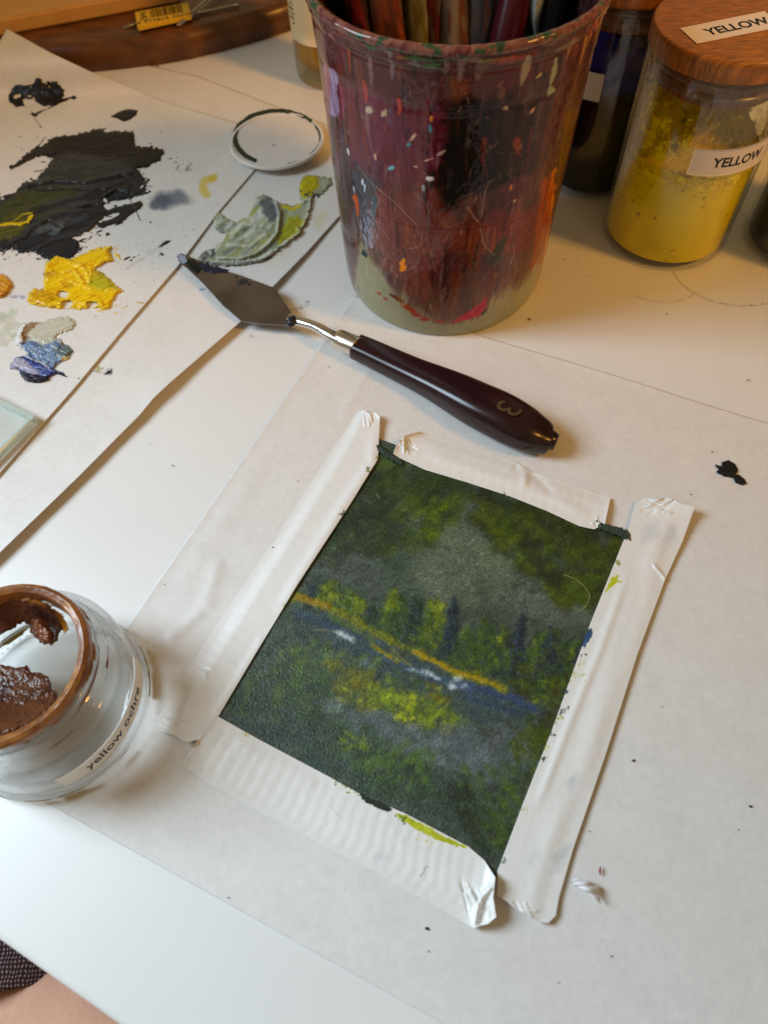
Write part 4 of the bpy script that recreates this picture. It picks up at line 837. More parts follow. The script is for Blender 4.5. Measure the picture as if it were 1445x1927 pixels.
# ============================================================ PAINTED CUP
cx_, cy_, r0, r1, cH = .1446*S, 1.174*S, .1883*S, .2158*S, .5249*S
CU = thing('paint_cup', 'big translucent plastic cup thickly smeared with dried paint, full of brushes', 'cup', (cx_, cy_, 0))
HT = np.array([0, .001, .003, .007, .012, .02, .05, .1, cH-.0250, cH-.0228, cH-.0200, cH-.0165, cH-.0100, cH-.0093, cH-.0080, cH-.0074, cH-.0060, cH-.0012, cH-.0002])
RT = np.array([.955, .97, .985, .994, 1, 1.002, 1, 1, 1, .995, 1.004, 1.006, 1.008, 1.004, 1.010, 1.020, 1.026, 1.026, 1.015])
rb_ = r0*1.005                           # the base is a little narrower than the straight fit
def cupr(z): return (rb_+(r1*.97-rb_)*(z/cH))*np.interp(z, HT, RT)
def cup_uv(px, py):
    d = _f+((px-CX)/FPX)*_r-((py-CY)/FPX)*_u; o = np.array([0, 0, S]); k = 0
    for t in np.linspace(.1, .8, 700):
        p = o+d*t
        if 0 <= p[2] <= cH and math.hypot(p[0]-cx_, p[1]-cy_) < cupr(p[2]): break
    return math.atan2(p[0]-cx_, -(p[1]-cy_)), p[2]
KT = 4600/ (PI)            # raster columns per radian such that units are near photo pixels
SX, SZ = 205.0, 4600.0      # raster units: x = theta*SX, y = (cH-z)*SZ
cv = Cv(-PI*SX, -8, PI*SX, cH*SZ+8, 1.25, (84, 52, 50), 1)
X, Y = cv.X, cv.Y
def cst(px, py):
    a, z_ = cup_uv(px, py); return (a*SX, (cH-z_)*SZ)
cols = [(96, 62, 66), (84, 44, 40), (66, 44, 46), (110, 60, 44), (74, 40, 52), (52, 36, 34), (96, 76, 70), (120, 66, 40), (60, 52, 54), (90, 36, 46)]
rs = np.random.default_rng(8)
for i in range(520):      # vertical runs of colour
    x = rs.uniform(-PI*SX, PI*SX); y = rs.uniform(-20, 520); L = rs.uniform(30, 130); wd = rs.uniform(5, 20)
    c = np.array(cols[rs.integers(len(cols))], float)+rs.uniform(-10, 10)
    cv.line([(x, y), (x+rs.normal()*3, y+L/2), (x+rs.normal()*5, y+L)], wd, c, .6, int(rs.integers(999)), .5, 0, 5, .3, 12)
def zone(px_pts, col, **k): cv.poly([cst(a, b_) for a, b_ in px_pts], col, **k)
zone([(645, 150), (720, 160), (740, 250), (700, 330), (650, 300)], (112, 58, 74), al=.55, rag=10, soft=22, var=22, streak=1.5, seed=2)
zone([(690, 180), (830, 200), (826, 330), (720, 340)], (104, 44, 60), al=.6, rag=12, soft=22, var=20, streak=1.5, seed=3)
zone([(815, 190), (960, 170), (1010, 200), (1000, 320), (900, 360), (830, 390), (808, 330)], (28, 20, 20), al=.88, rag=9, soft=18, var=14, streak=1.5, seed=4)
zone([(808, 180), (842, 190), (840, 260), (826, 330), (806, 320)], (98, 24, 50), al=.75, rag=6, soft=9, var=16, streak=1.5, seed=5)
zone([(940, 160), (1010, 150), (1030, 290), (1000, 330), (940, 320)], (62, 42, 38), al=.65, rag=9, soft=16, var=20, streak=1.5, seed=6)
zone([(610, 200), (650, 200), (670, 420), (640, 420), (622, 330)], (74, 62, 66), al=.7, rag=8, soft=12, var=30, streak=1.5, seed=7)
zone([(660, 320), (712, 340), (708, 440), (684, 480), (668, 430)], (66, 68, 78), al=.85, rag=7, soft=8, var=30, streak=1.35, seed=8)
zone([(700, 350), (830, 350), (850, 450), (800, 560), (720, 500), (700, 430)], (118, 60, 50), al=.7, rag=12, soft=20, var=20, streak=1.2, seed=9)
zone([(830, 410), (1000, 400), (980, 470), (850, 470)], (120, 64, 48), al=.65, rag=10, soft=18, var=20, seed=10)
zone([(920, 395), (1030, 380), (1000, 470), (930, 470)], (116, 44, 42), al=.55, rag=10, soft=18, var=20, seed=11)
zone([(1046, 300), (1070, 300), (1052, 400), (1026, 400), (1032, 350)], (196, 110, 22), al=.9, rag=7, soft=8, var=30, streak=1.5, seed=12)
zone([(1060, 200), (1090, 200), (1070, 300), (1050, 300)], (112, 78, 30), al=.75, rag=6, soft=8, var=26, streak=1.5, seed=13)
zone([(1020, 330), (1040, 330), (1024, 460), (996, 570), (984, 560), (1004, 460)], (150, 66, 30), al=.75, rag=6, soft=8, var=26, streak=1.5, seed=14)
for i in range(620):      # stronger dragged runs over the stains
    x = rs.uniform(-PI*SX, PI*SX); y = rs.uniform(0, 520); L = rs.uniform(14, 90); wd = rs.uniform(1.5, 8)
    c = [(34, 22, 24), (130, 104, 100), (126, 52, 40), (24, 20, 22), (110, 34, 56), (146, 84, 52), (88, 84, 92), (58, 30, 30)][rs.integers(8)]
    cv.line([(x, y), (x+rs.normal()*2, y+L/2), (x+rs.normal()*4, y+L)], wd, c, rs.uniform(.2, .6), int(rs.integers(999)), .7, .00006, 2.5, .30, 22, taper=True)
for i in range(90):       # milky veils
    x = rs.uniform(-PI*SX, PI*SX); y = rs.uniform(60, 420); cv.dab(x, y, rs.uniform(20, 60), rs.uniform(4, 12), 1.57+rs.normal()*.1, (120, 100, 100), .22, .7, int(i), 0, .8, .3)
# fog the lower wall: scratched translucent grey green, paint ending in a ragged line
bl = [(640, 420), (680, 452), (712, 500), (738, 545), (760, 560), (796, 592), (830, 606), (846, 600), (900, 588), (925, 560), (960, 540), (990, 520), (1016, 490), (1040, 440)]
bl = [cst(a, b_) for a, b_ in bl]; xs = np.array([p[0] for p in bl]); ys = np.array([p[1] for p in bl]); o_ = np.argsort(xs)
yb = np.interp(X, xs[o_], ys[o_], left=ys[o_][0]-60, right=ys[o_][-1]-20)+(fbm(X/14, Y/30, 31)-.5)*46
GR = np.array([142, 148, 120.])+(fbm(X/30, Y/20, 33)[..., None]-.5)*18
m_ = (np.clip((Y-yb)/34+.5, 0, 1)*np.clip((fbm(X/5, Y/46, 37)-.28)*6+np.clip((Y-yb-10)/30, 0, 1)*2, 0, 1))[..., None]; cv.c = cv.c*(1-m_)+GR*m_
m_ = (np.clip((Y-yb+130)/130, 0, 1)*.5*(.3+fbm(X/6, Y/50, 35)))[..., None]; cv.c = cv.c*(1-m_)+np.array([136, 118, 96.])*m_
zone([(1000, 510), (1015, 480), (1000, 580), (960, 600), (970, 560)], (150, 146, 116), al=.6, rag=6, soft=12, seed=19)
# lower red brown fringe, pink patch, green marks
for (a, b_, L, c) in [(715, 552, 9, (150, 62, 40)), (726, 560, 8, (140, 60, 40)), (750, 562, 12, (120, 70, 44)), (770, 580, 16, (150, 58, 36)), (784, 590, 16, (148, 54, 34)), (800, 598, 15, (140, 48, 32)), (826, 604, 9, (160, 60, 40)), (740, 556, 10, (90, 50, 46))]:
    x, y = cst(a, b_); cv.dab(x, y, L, L*.6, .3, c, .9, .7, a)
zone([(846, 606), (880, 586), (905, 568), (914, 556), (916, 570), (908, 590), (880, 600), (850, 606)], (170, 44, 66), al=.9, rag=3, soft=5, var=22, seed=21)
zone([(903, 592), (914, 576), (916, 582), (908, 592)], (52, 72, 60), rag=2, seed=22); zone([(925, 470), (945, 440), (955, 446), (940, 480), (925, 500), (915, 500)], (52, 58, 44), al=.85, rag=5, soft=5, seed=23)
zone([(682, 466), (694, 478), (690, 484), (680, 476)], (30, 66, 70), rag=2, seed=24); zone([(752, 494), (762, 482), (764, 506), (754, 508)], (216, 128, 30), rag=3, seed=25, var=24); zone([(672, 535), (678, 545), (676, 552)], (92, 110, 112), rag=2, seed=26)
zone([(670, 300), (706, 340), (700, 380), (672, 350)], (58, 62, 70), al=.7, rag=5, soft=8, var=24, streak=1.3, seed=27); zone([(664, 366), (672, 364), (678, 400), (674, 406)], (170, 84, 48), rag=3, seed=28); zone([(966, 260), (980, 256), (978, 290), (968, 292)], (136, 66, 40), al=.8, rag=4, soft=4, seed=29); zone([(700, 370), (712, 370), (706, 410), (700, 406)], (60, 96, 104), al=.8, rag=3, soft=4, seed=30)
zone([(610, 120), (632, 130), (640, 220), (618, 210)], (148, 130, 158), al=.8, rag=5, soft=5, var=40, streak=1.5, seed=41)
zone([(586, 60), (610, 90), (622, 160), (604, 150)], (140, 78, 66), al=.6, rag=5, soft=7, var=30, streak=1.5, seed=42)
# runs and splashes near the rim
for (a, b_, c, L, wd) in [(1040, 140, (150, 158, 130), 50, 9), (1034, 172, (154, 164, 134), 9, 16), (984, 130, (150, 140, 120), 44, 12), (740, 120, (120, 100, 100), 40, 9), (700, 130, (130, 100, 96), 46, 7), (866, 130, (130, 110, 104), 38, 10), (900, 130, (110, 88, 82), 30, 14), (1096, 90, (160, 120, 60), 50, 8), (1110, 60, (190, 120, 70), 40, 7), (690, 172, (160, 76, 64), 34, 8), (840, 120, (120, 96, 100), 34, 9), (1070, 90, (150, 110, 90), 30, 7), (660, 110, (150, 76, 56), 40, 8), (1140, 20, (196, 150, 110), 40, 8), (645, 190, (140, 70, 96), 50, 8), (752, 200, (170, 64, 54), 26, 10)]:
    x, y = cst(a, b_); cv.line([(x, y-L*.5), (x+1, y), (x-1, y+L*.5)], wd, c, .8, a, .7, .00015, 2.5, .15, 14, taper=True)
for i in range(260):      # scuffed dabs and half wiped smears
    x = rs.uniform(-PI*SX, PI*SX); y = rs.uniform(10, 430); c = [(120, 92, 90), (150, 120, 112), (90, 34, 40), (30, 24, 26), (128, 70, 46), (92, 92, 100)][rs.integers(6)]
    cv.dab(x, y, rs.uniform(6, 22), rs.uniform(3, 9), 1.57+rs.normal()*.5, c, rs.uniform(.2, .55), 1.0, int(i), .00005, .7, .42)
for k in range(40):
    x = rs.uniform(-PI*SX, PI*SX); y = rs.uniform(20, 560); c = [(170, 160, 150), (140, 120, 110), (120, 70, 60), (90, 100, 106), (60, 30, 34)][rs.integers(5)]
    cv.dab(x, y, rs.uniform(3, 14), rs.uniform(1, 2.6), 1.57+rs.normal()*.35, c, .4, .6, int(k), .0001)
for (a, b_, L, wd, an, c) in [(697, 205, 10, 6, -.9, (176, 160, 140)), (724, 212, 9, 5, -1.2, (172, 150, 124)), (778, 256, 12, 3, -1.1, (190, 158, 140)), (770, 270, 6, 4, -.8, (80, 140, 150)), (810, 240, 3, 10, 0, (70, 130, 140)), (812, 222, 6, 4, 1.4, (190, 120, 60)), (738, 314, 9, 4, -.9, (110, 170, 176)), (708, 294, 3, 9, 0, (190, 150, 130)), (656, 284, 4, 8, 0, (190, 190, 200)), (830, 286, 8, 3, -.7, (160, 140, 130)), (806, 300, 11, 2, -.5, (180, 150, 134)), (784, 312, 5, 3, 0, (180, 150, 134)), (809, 334, 8, 6, .3, (206, 206, 214)), (798, 350, 3, 9, 0, (140, 150, 156)), (683, 340, 3, 10, .2, (190, 200, 210)), (688, 352, 3, 10, .2, (180, 190, 200)), (668, 356, 3, 11, 0, (150, 160, 180)), (960, 350, 3, 9, 0, (196, 130, 90)), (966, 376, 4, 6, 0, (176, 140, 130)), (1000, 205, 6, 4, -.6, (180, 140, 130)), (950, 200, 5, 5, 0, (150, 140, 120)), (1012, 140, 6, 3, -.5, (170, 160, 140))]:
    x, y = cst(a, b_); cv.dab(x, y, L, wd, an, c, .9, .5, a, .0002)
def scr(pts, c=(168, 156, 138), wd=1.3, al=.5):
    q = np.array([cst(a, b_) for a, b_ in pts])
    if len(q) > 2:
        for _ in range(3): q = np.concatenate([q[:1], np.stack([q[:-1]*.75+q[1:]*.25, q[:-1]*.25+q[1:]*.75], 1).reshape(-1, 2), q[-1:]])
    cv.line(q, wd, c, al, int(pts[0][0]), .5, 0, 1, .28, 6, cov=False)
scr([(675, 312), (700, 345), (740, 375), (770, 405), (792, 430), (796, 450), (785, 466), (768, 466)], wd=2); scr([(700, 345), (716, 378), (716, 420)]); scr([(716, 370), (704, 400), (699, 440), (702, 480), (712, 500), (728, 520)]); scr([(704, 410), (730, 445), (748, 470)])
scr([(778, 455), (790, 475), (788, 495), (770, 507)]); scr([(904, 430), (908, 455), (916, 466), (930, 478)], wd=2.2); scr([(880, 388), (890, 405), (898, 415)], wd=3); scr([(906, 408), (910, 375), (914, 350), (928, 336)], wd=2.4); scr([(870, 370), (900, 355), (920, 340)]); scr([(962, 425), (966, 470), (968, 500)]); scr([(660, 440), (672, 450), (684, 440), (690, 460)])
for k in range(150): x, y = rs.uniform(645, 1020), rs.uniform(400, 590); scr([(x, y), (x+rs.normal()*8, y+rs.uniform(8, 26))], (168, 152, 128), rs.uniform(.7, 1.3), .3)
for k in range(40): x, y = rs.uniform(620, 1060), rs.uniform(150, 400); scr([(x, y), (x+rs.normal()*6, y+rs.uniform(3, 12))], (170, 140, 124), rs.uniform(.8, 1.6), .5)
cv.line([cst(a, b_) for a, b_ in [(700, 400), (780, 425), (850, 430), (920, 424), (1000, 400), (1026, 388)]], 2.4, (92, 28, 32), .6, 4, .5, 0, 2, .2, cov=False)
# rim: mixed crust, greens on the lip
for k in range(170):
    x = rs.uniform(-PI*SX, PI*SX); y = rs.uniform(-6, 34); c = [(142, 72, 60), (150, 110, 100), (96, 70, 66), (60, 104, 60), (160, 70, 40), (120, 110, 100), (84, 40, 50)][rs.integers(7)]
    cv.dab(x, y, rs.uniform(6, 34), rs.uniform(2, 7), rs.normal()*.1, c, .7, .6, int(k), .0002)
for (a, b_) in [(745, 50), (752, 60), (760, 66), (775, 70), (828, 52), (710, 44)]: x, y = cst(a, min(b_+24, 95)); cv.dab(x, y-6, 14, 3, 0, (44, 92, 56), .9, .6, a, .0002)
zone([(810, 92), (900, 92), (905, 100), (806, 104)], (26, 18, 18), al=.85, rag=4, soft=4, seed=44)
zone([(1100, 20), (1150, -20), (1160, 0), (1130, 30)], (150, 130, 96), al=.6, rag=5, soft=7, seed=45)
cv.c = np.clip((cv.c-66)*1.25+60, 7, 255)
nu, nv = 900, 420
TH_, ZZ = np.meshgrid(np.linspace(-PI, PI, nu, endpoint=False), np.concatenate([np.linspace(0, cH*.8, int(nv*.66), endpoint=False), np.linspace(cH*.8, cH, nv-int(nv*.66))]))
C3, _, H3 = cv.sample(TH_*SX, (cH-ZZ)*SZ)
rr = cupr(ZZ)+H3*1.2+.00022*(fbm(TH_*SX/5, ZZ*SZ/12, 71)-.5)*(ZZ > .02)
vo = np.stack([cx_+rr*np.sin(TH_), cy_-rr*np.cos(TH_), ZZ], -1)
m_cup = mat('painted_plastic', attr='Col', rough=.14, spec=.36, bump=[(260, .12, .0007)])
np_mesh('wall', vo.reshape(-1, 3), grid_quads(nu, nv, True), m_cup, CU, C3.reshape(-1, 3))
# inner wall and floor, crusted too
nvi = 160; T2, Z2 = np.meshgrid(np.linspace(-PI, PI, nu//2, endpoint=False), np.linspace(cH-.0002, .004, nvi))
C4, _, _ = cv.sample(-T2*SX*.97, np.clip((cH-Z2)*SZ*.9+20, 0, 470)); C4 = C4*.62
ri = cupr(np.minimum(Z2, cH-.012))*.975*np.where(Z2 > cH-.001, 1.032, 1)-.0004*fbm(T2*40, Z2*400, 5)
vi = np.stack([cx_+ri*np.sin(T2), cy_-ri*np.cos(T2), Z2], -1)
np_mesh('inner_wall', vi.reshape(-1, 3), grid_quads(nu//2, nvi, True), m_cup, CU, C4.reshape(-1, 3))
m_ring = mat('plastic_foot', rgb(132, 130, 66), rough=.3, spec=.5)
lathe('foot_ring', [(rb_*.90, .0002), (rb_*.945, .0002), (rb_*.972, .0012), (rb_*.985, .0030), (rb_*.97, .0042), (rb_*.8, .0040), (0, .0040)], m_ring, CU, 128, (cx_, cy_))
# rolled lip
C5 = np.array([[118, 74, 62]]); lp = []
aa = np.linspace(0, 2*PI, 600, endpoint=False); bb = np.linspace(0, 2*PI, 14, endpoint=False); A_, B_ = np.meshgrid(aa, bb)
rl = cupr(cH-.001)*.992; tr = .0016*(1+.25*fbm(A_*20, B_, 5))
vl = np.stack([cx_+(rl+tr*np.cos(B_))*np.sin(A_), cy_-(rl+tr*np.cos(B_))*np.cos(A_), cH-.0016+tr*np.sin(B_)], -1)
ql = grid_quads(600, 14, True); last = 13*600; i = np.arange(600); j = (i+1) % 600; ql = np.concatenate([ql, np.stack([last+i, last+j, j, i], -1)])
At = ((A_+PI) % (2*PI))-PI
n1 = fbm(A_*30, B_*.8, 8)[..., None]; n2 = fbm(A_*14, B_*.5, 9)[..., None]; n3 = fbm(A_*50, B_*1.5, 19)[..., None]
cl = np.array([96, 56, 50.])*(1-n1)+np.array([150, 104, 88.])*n1; cl = np.where(n2 > .62, np.array([50, 74, 48.]), cl); cl = np.where(n2 < .36, np.array([96, 46, 52.]), cl)+(n3-.5)*30
np_mesh('rim', vl.reshape(-1, 3), ql, m_cup, CU, cl.reshape(-1, 3))

# ---- things standing in the cup
CT = np.array([cx_, cy_, 0])
def crust(name, pts, rad, cols_, parent, seed):
    n = len(pts); seg, ns = 26, 60; P_ = np.array(pts, float); t = np.linspace(0, n-1, ns); q = np.stack([np.interp(t, np.arange(n), P_[:, k]) for k in range(3)], -1)
    d = (q[-1]-q[0])/np.linalg.norm(q[-1]-q[0]); s_ = np.cross(d, [0, 1, .3]); s_ /= np.linalg.norm(s_); u_ = np.cross(s_, d)
    A2, I2 = np.meshgrid(np.linspace(0, 2*PI, seg, endpoint=False), np.arange(ns)); R2 = np.interp(t, np.arange(n), rad)[:, None]*(1+.30*(fbm(A2*2+seed, I2/7, seed)-.5))
    v_ = q[:, None]+(R2*np.cos(A2))[..., None]*s_+(R2*np.sin(A2))[..., None]*u_
    m__ = fbm(A2*2.2+seed*3, I2/9, seed+1)[..., None]; k_ = np.array(cols_, float); idx = np.clip(((m__[..., 0]-.25)*2*len(k_)).astype(int), 0, len(k_)-1); c_ = k_[idx]+(fbm(A2*4, I2/2, seed+2)[..., None]-.5)*44
    qd = grid_quads(seg, ns, True); return np_mesh(name, v_.reshape(-1, 3), qd, m_wet, parent, c_.reshape(-1, 3))
m_cane = mat('brush_handle', rgb(112, 72, 44), rough=.35); m_brs = mat('brush_bristle', rgb(60, 44, 36), rough=.7, bump=[(900, .6, .0008)])
def brush(label, foot, top, rr_, cols_, seed, hm=None):
    B = thing('paint_brush', label, 'paintbrush', tuple(foot), 'brushes standing in the paint cup'); f = np.array(foot); t = np.array(top); d = t-f
    tube('bristle', [tuple(f+d*.0), tuple(f+d*.08), tuple(f+d*.16)], [rr_*.3, rr_*.85, rr_*.7], m_brs, B, 16)
    tube('ferrule', [tuple(f+d*.15), tuple(f+d*.30)], [rr_*.74, rr_*.70], m_ferr, B, 20)
    if cols_: crust('handle', [tuple(f+d*.28), tuple(f+d*.5), tuple(f+d*.8), tuple(t)], [rr_*.8, rr_*1.05, rr_*.8, rr_*.4], cols_, B, seed)
    else: tube('handle', [tuple(f+d*.28), tuple(f+d*.5), tuple(f+d*.8), tuple(t)], [rr_*.8, rr_*1.0, rr_*.8, rr_*.55], hm or m_cane, B, 24)
    return B
def inside(dx, dy, z_): return (cx_+dx, cy_+dy, z_)
brush('paint crusted rust brown brush handle at the left inside the cup', inside(-.010, -.01, .008), inside(-.034, .026, .172), .0066, [(120, 58, 34), (84, 44, 36), (140, 96, 60)], 3)
brush('paint crusted olive green brush handle left of the cup centre', inside(-.004, .005, .008), inside(-.018, .040, .172), .0066, [(96, 92, 44), (120, 116, 100), (70, 60, 44)], 5)
brush('paint crusted grey and red brush handle at the cup centre', inside(.004, -.004, .008), inside(.001, .042, .172), .0068, [(120, 112, 104), (104, 62, 50), (84, 82, 80)], 7)
brush('paint crusted grey brown brush handle right of the cup centre', inside(.010, .000, .008), inside(.014, .040, .17), .0058, [(112, 96, 84), (96, 88, 92), (120, 84, 60)], 9)
more = [('rust orange and black', -.040, .030, [(130, 62, 30), (40, 30, 28), (150, 90, 60)]), ('dark brown and white flecked', -.028, .038, [(60, 38, 32), (150, 140, 128), (76, 50, 40)]), ('olive and cream', -.010, .046, [(104, 98, 50), (150, 142, 120), (64, 58, 40)]),
        ('brick red and grey', -.006, .036, [(116, 46, 36), (96, 92, 90), (84, 40, 36)]), ('blue grey', .008, .047, [(78, 88, 98), (100, 100, 104), (60, 56, 60)]), ('slate and rust', .020, .036, [(70, 76, 84), (110, 64, 46), (50, 48, 52)]), ('grey green', .026, .046, [(96, 108, 100), (70, 76, 70), (120, 112, 100)]), ('black and crimson', -.046, .020, [(44, 26, 30), (110, 30, 40), (60, 40, 40)])]
for i_, (nm_, dx_, dy_, cs_) in enumerate(more):
    brush('%s crusted brush handle standing behind the others in the cup' % nm_, inside(dx_*.35, dy_*.2, .008), inside(dx_, dy_, .162+.004*(i_ % 3)), .0060, cs_, 21+i_*2)
m_red = mat('dark_red_lacquer', rgb(62, 12, 22), rough=.25, spec=.6)
brush('smooth dark red brush handle leaning to the right in the cup', inside(.004, -.018, .008), inside(.036, .034, .172), .0070, None, 11, m_red)
m_blk = mat('black_lacquer', rgb(22, 22, 26), rough=.16, spec=.7)
brush('glossy black brush handle at the far right inside the cup', inside(.022, -.004, .008), inside(.052, .026, .168), .0052, None, 12, m_blk)
# pale blue rag tucked at the right
RG = thing('paint_rag', 'pale blue grey rag tucked in the right side of the cup', 'rag', inside(.028, .004, .10))
nu, nv = 60, 60; U, W_ = np.meshgrid(np.linspace(-1, 1, nu), np.linspace(0, 1, nv))
xx = cx_+.030+U*.013+.003*np.sin(W_*9+U*3); yy = cy_+.012+.006*np.sin(U*7+W_*4)+W_*.012; zz = .085+W_*.065+.004*np.sin(U*5)
sh = np.stack([xx, yy, zz], -1); m_rag = mat('rag_cloth', rgb(150, 170, 182), rough=.9, spec=.1, noise=(120, .3, (1, 1, 1)), bump=[(700, .6, .001)])
v_ = sh.reshape(-1, 3); bk = v_+np.array([.0004, .0012, 0]); q = grid_quads(nu, nv); N = nu*nv
ring = np.concatenate([np.arange(nu), np.arange(1, nv)*nu+nu-1, (nv-1)*nu+np.arange(nu-2, -1, -1), np.arange(nv-2, 0, -1)*nu]); nx = np.roll(ring, -1)
np_mesh('cloth', np.concatenate([v_, bk]), np.concatenate([q, q[:, ::-1]+N, np.stack([ring, nx, nx+N, ring+N], -1)]), m_rag, RG)

# ============================================================ GLASS JARS OF PIGMENT
def ray_cyl(px, py, c, r, far=False):
    d = _f+((px-CX)/FPX)*_r-((py-CY)/FPX)*_u; o = np.array([0, 0, S])
    a = d[0]**2+d[1]**2; b_ = 2*(d[0]*(o[0]-c[0])+d[1]*(o[1]-c[1])); k = (o[0]-c[0])**2+(o[1]-c[1])**2-r*r
    D = max(b_*b_-4*a*k, 0); t = (-b_+(1 if far else -1)*math.sqrt(D))/(2*a); p = o+d*t
    return math.atan2(p[0]-c[0], -(p[1]-c[1])), p[2]
m_glass = clear_glass('jar_glass', (.97, .975, .96, 1), 1.5, .03)
def bamboo(name, col, stretch, ns):
    m = bpy.data.materials.new(name); m.use_nodes = True; nt = m.node_tree; b = nt.nodes['Principled BSDF']; b.inputs['Roughness'].default_value = .38
    tc = nt.nodes.new('ShaderNodeTexCoord'); mp = nt.nodes.new('ShaderNodeMapping'); mp.inputs['Scale'].default_value = stretch; mp.inputs['Rotation'].default_value = (0, 0, .15)
    nt.links.new(tc.outputs['Object'], mp.inputs[0]); n = nt.nodes.new('ShaderNodeTexNoise'); n.inputs['Scale'].default_value = ns; n.inputs['Detail'].default_value = 5; nt.links.new(mp.outputs[0], n.inputs['Vector'])
    cr = nt.nodes.new('ShaderNodeValToRGB'); cr.color_ramp.elements[0].position = .32; cr.color_ramp.elements[1].position = .68
    cr.color_ramp.elements[0].color = rgb(*[c*.62 for c in col]); cr.color_ramp.elements[1].color = rgb(*col)
    nt.links.new(n.outputs[0], cr.inputs[0]); nt.links.new(cr.outputs[0], b.inputs['Base Color'])
    bp = nt.nodes.new('ShaderNodeBump'); bp.inputs['Strength'].default_value = .25; bp.inputs['Distance'].default_value = .0004; nt.links.new(n.outputs[0], bp.inputs['Height']); nt.links.new(bp.outputs[0], b.inputs['Normal'])
    return m
m_bam = bamboo('bamboo_top', (188, 114, 34), (6, 60, 6), 24); m_bams = bamboo('bamboo_plug', (150, 92, 50), (40, 40, 12), 14)
m_seal = clear_glass('silicone_seal', (.86, .82, .74, 1), 1.42, .25, 0, .25)
m_lab = mat('paper_label', rgb(226, 214, 208), rough=.55, bump=[(300, .1, .0002)]); m_ink = mat('label_ink', rgb(22, 20, 34), rough=.5)
m_pow = mat('pigment_powder', attr='Col', rough=.95, spec=.12, bump=[(1400, .5, .0004), (260, .35, .0012)])
m_dust = alpha_attr(mat('pigment_dust', attr='Col', rough=.95, spec=.1))
def pigment_jar(c, r, h, label, top, low, level, seed, dust=0.0, mound=.0, split=None):
    J = thing('pigment_jar', label, 'glass jar', (c[0], c[1], 0), 'glass pigment jars with bamboo lids')
    prof = rounded([(0, .0012), (r*.86, .0002), (r, .0010), (r, .010), (r, h-.004), (r*.985, h-.0012), (r*.975, h-.0002)], .003)
    inn = rounded([(r*.93, h-.0002), (r-.0018, h-.003), (r-.0018, .008), (r-.0020, .0040), (0, .0036)], .002)
    lathe('glass', prof+inn, m_glass, J, 128, c)
    # powder: closed body with an uneven top
    R_ = r-.0021; nu, ns = 160, 90; A_ = np.linspace(0, 2*PI, nu, endpoint=False)
    def topz(x, y): return level+.0035*(fbm(x*90+seed, y*90, seed)-.5)*2+mound*smooth01((y)/R_*.9+.1)*1.0+.0012*(fbm(x*500, y*500, seed+3)-.5)
    rowz = np.concatenate([np.linspace(0, 1, ns)]); V3, C_ = [], []
    TA, TT = np.meshgrid(A_, rowz); tzz = topz(R_*np.sin(TA), -R_*np.cos(TA)); Z = .0042+TT*(tzz-.0042)
    side = np.stack([c[0]+R_*np.sin(TA), c[1]-R_*np.cos(TA), Z], -1)
    rr_ = np.linspace(1, 0.001, 50)[:, None]; XA = R_*rr_*np.sin(A_)[None]; YA = -R_*rr_*np.cos(A_)[None]
    topv = np.stack([c[0]+XA, c[1]+YA, topz(XA, YA)], -1)
    vv = np.concatenate([side.reshape(-1, 3), topv.reshape(-1, 3)])
    q1 = grid_quads(nu, ns, True); q2 = grid_quads(nu, 50, True)+nu*ns
    def colr(x, z_, y):
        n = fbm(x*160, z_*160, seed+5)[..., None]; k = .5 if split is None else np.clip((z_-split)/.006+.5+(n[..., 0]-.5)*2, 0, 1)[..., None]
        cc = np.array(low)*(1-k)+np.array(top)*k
        cr = fbm(x*700, z_*500, seed+8)[..., None]
        cc = cc*(1+(n-.5)*.10)*np.where(cr > .765, .66, 1)
        return cc
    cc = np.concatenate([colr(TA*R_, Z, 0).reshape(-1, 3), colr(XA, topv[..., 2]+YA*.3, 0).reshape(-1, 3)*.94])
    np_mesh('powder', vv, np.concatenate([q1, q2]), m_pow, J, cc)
    if dust:
        nu, nv = 400, 160; TA, Z = np.meshgrid(np.linspace(-PI, PI, nu, endpoint=False), np.linspace(level-.006, h-.013, nv)); R2 = r-.0019
        t = (Z-level)/(h-.013-level)
        n = fbm(TA*9, Z*300, seed+20, 5); n2 = fbm(TA*60, Z*2000, seed+21, 3)
        al = np.clip((n*.75+n2*.45-.47-t*.24*(1+.8*np.sin(TA+.3)))*4*dust, 0, 1)*smooth01((1.04-t)*8)
        np_mesh('powder_dust', np.stack([c[0]+R2*np.sin(TA), c[1]-R2*np.cos(TA), Z], -1).reshape(-1, 3), grid_quads(nu, nv, True), m_dust, J, (np.array(top)*np.clip(.86+n*.35, 0, 1.1)[..., None]).reshape(-1, 3), al.ravel())
    L = lathe('lid', rounded([(0, h), (r*.99, h), (r*1.03, h+.0008), (r*1.035, h+.0078), (r*1.01, h+.0092), (0, h+.0094)], .0012), m_bam, J, 128, c)
    pl = lathe('plug', rounded([(r*.86, h-.0005), (r*.86, h-.0115), (r*.84, h-.0125), (0, h-.0125)], .0008), m_bams, J, 96, c)
    for zz in (h-.0035, h-.0080): lathe('seal_ring', [(r*.86, zz+.0014), (r*.925, zz+.0008), (r*.93, zz), (r*.925, zz-.0008), (r*.86, zz-.0014)], m_seal, J, 96, c)
    return J
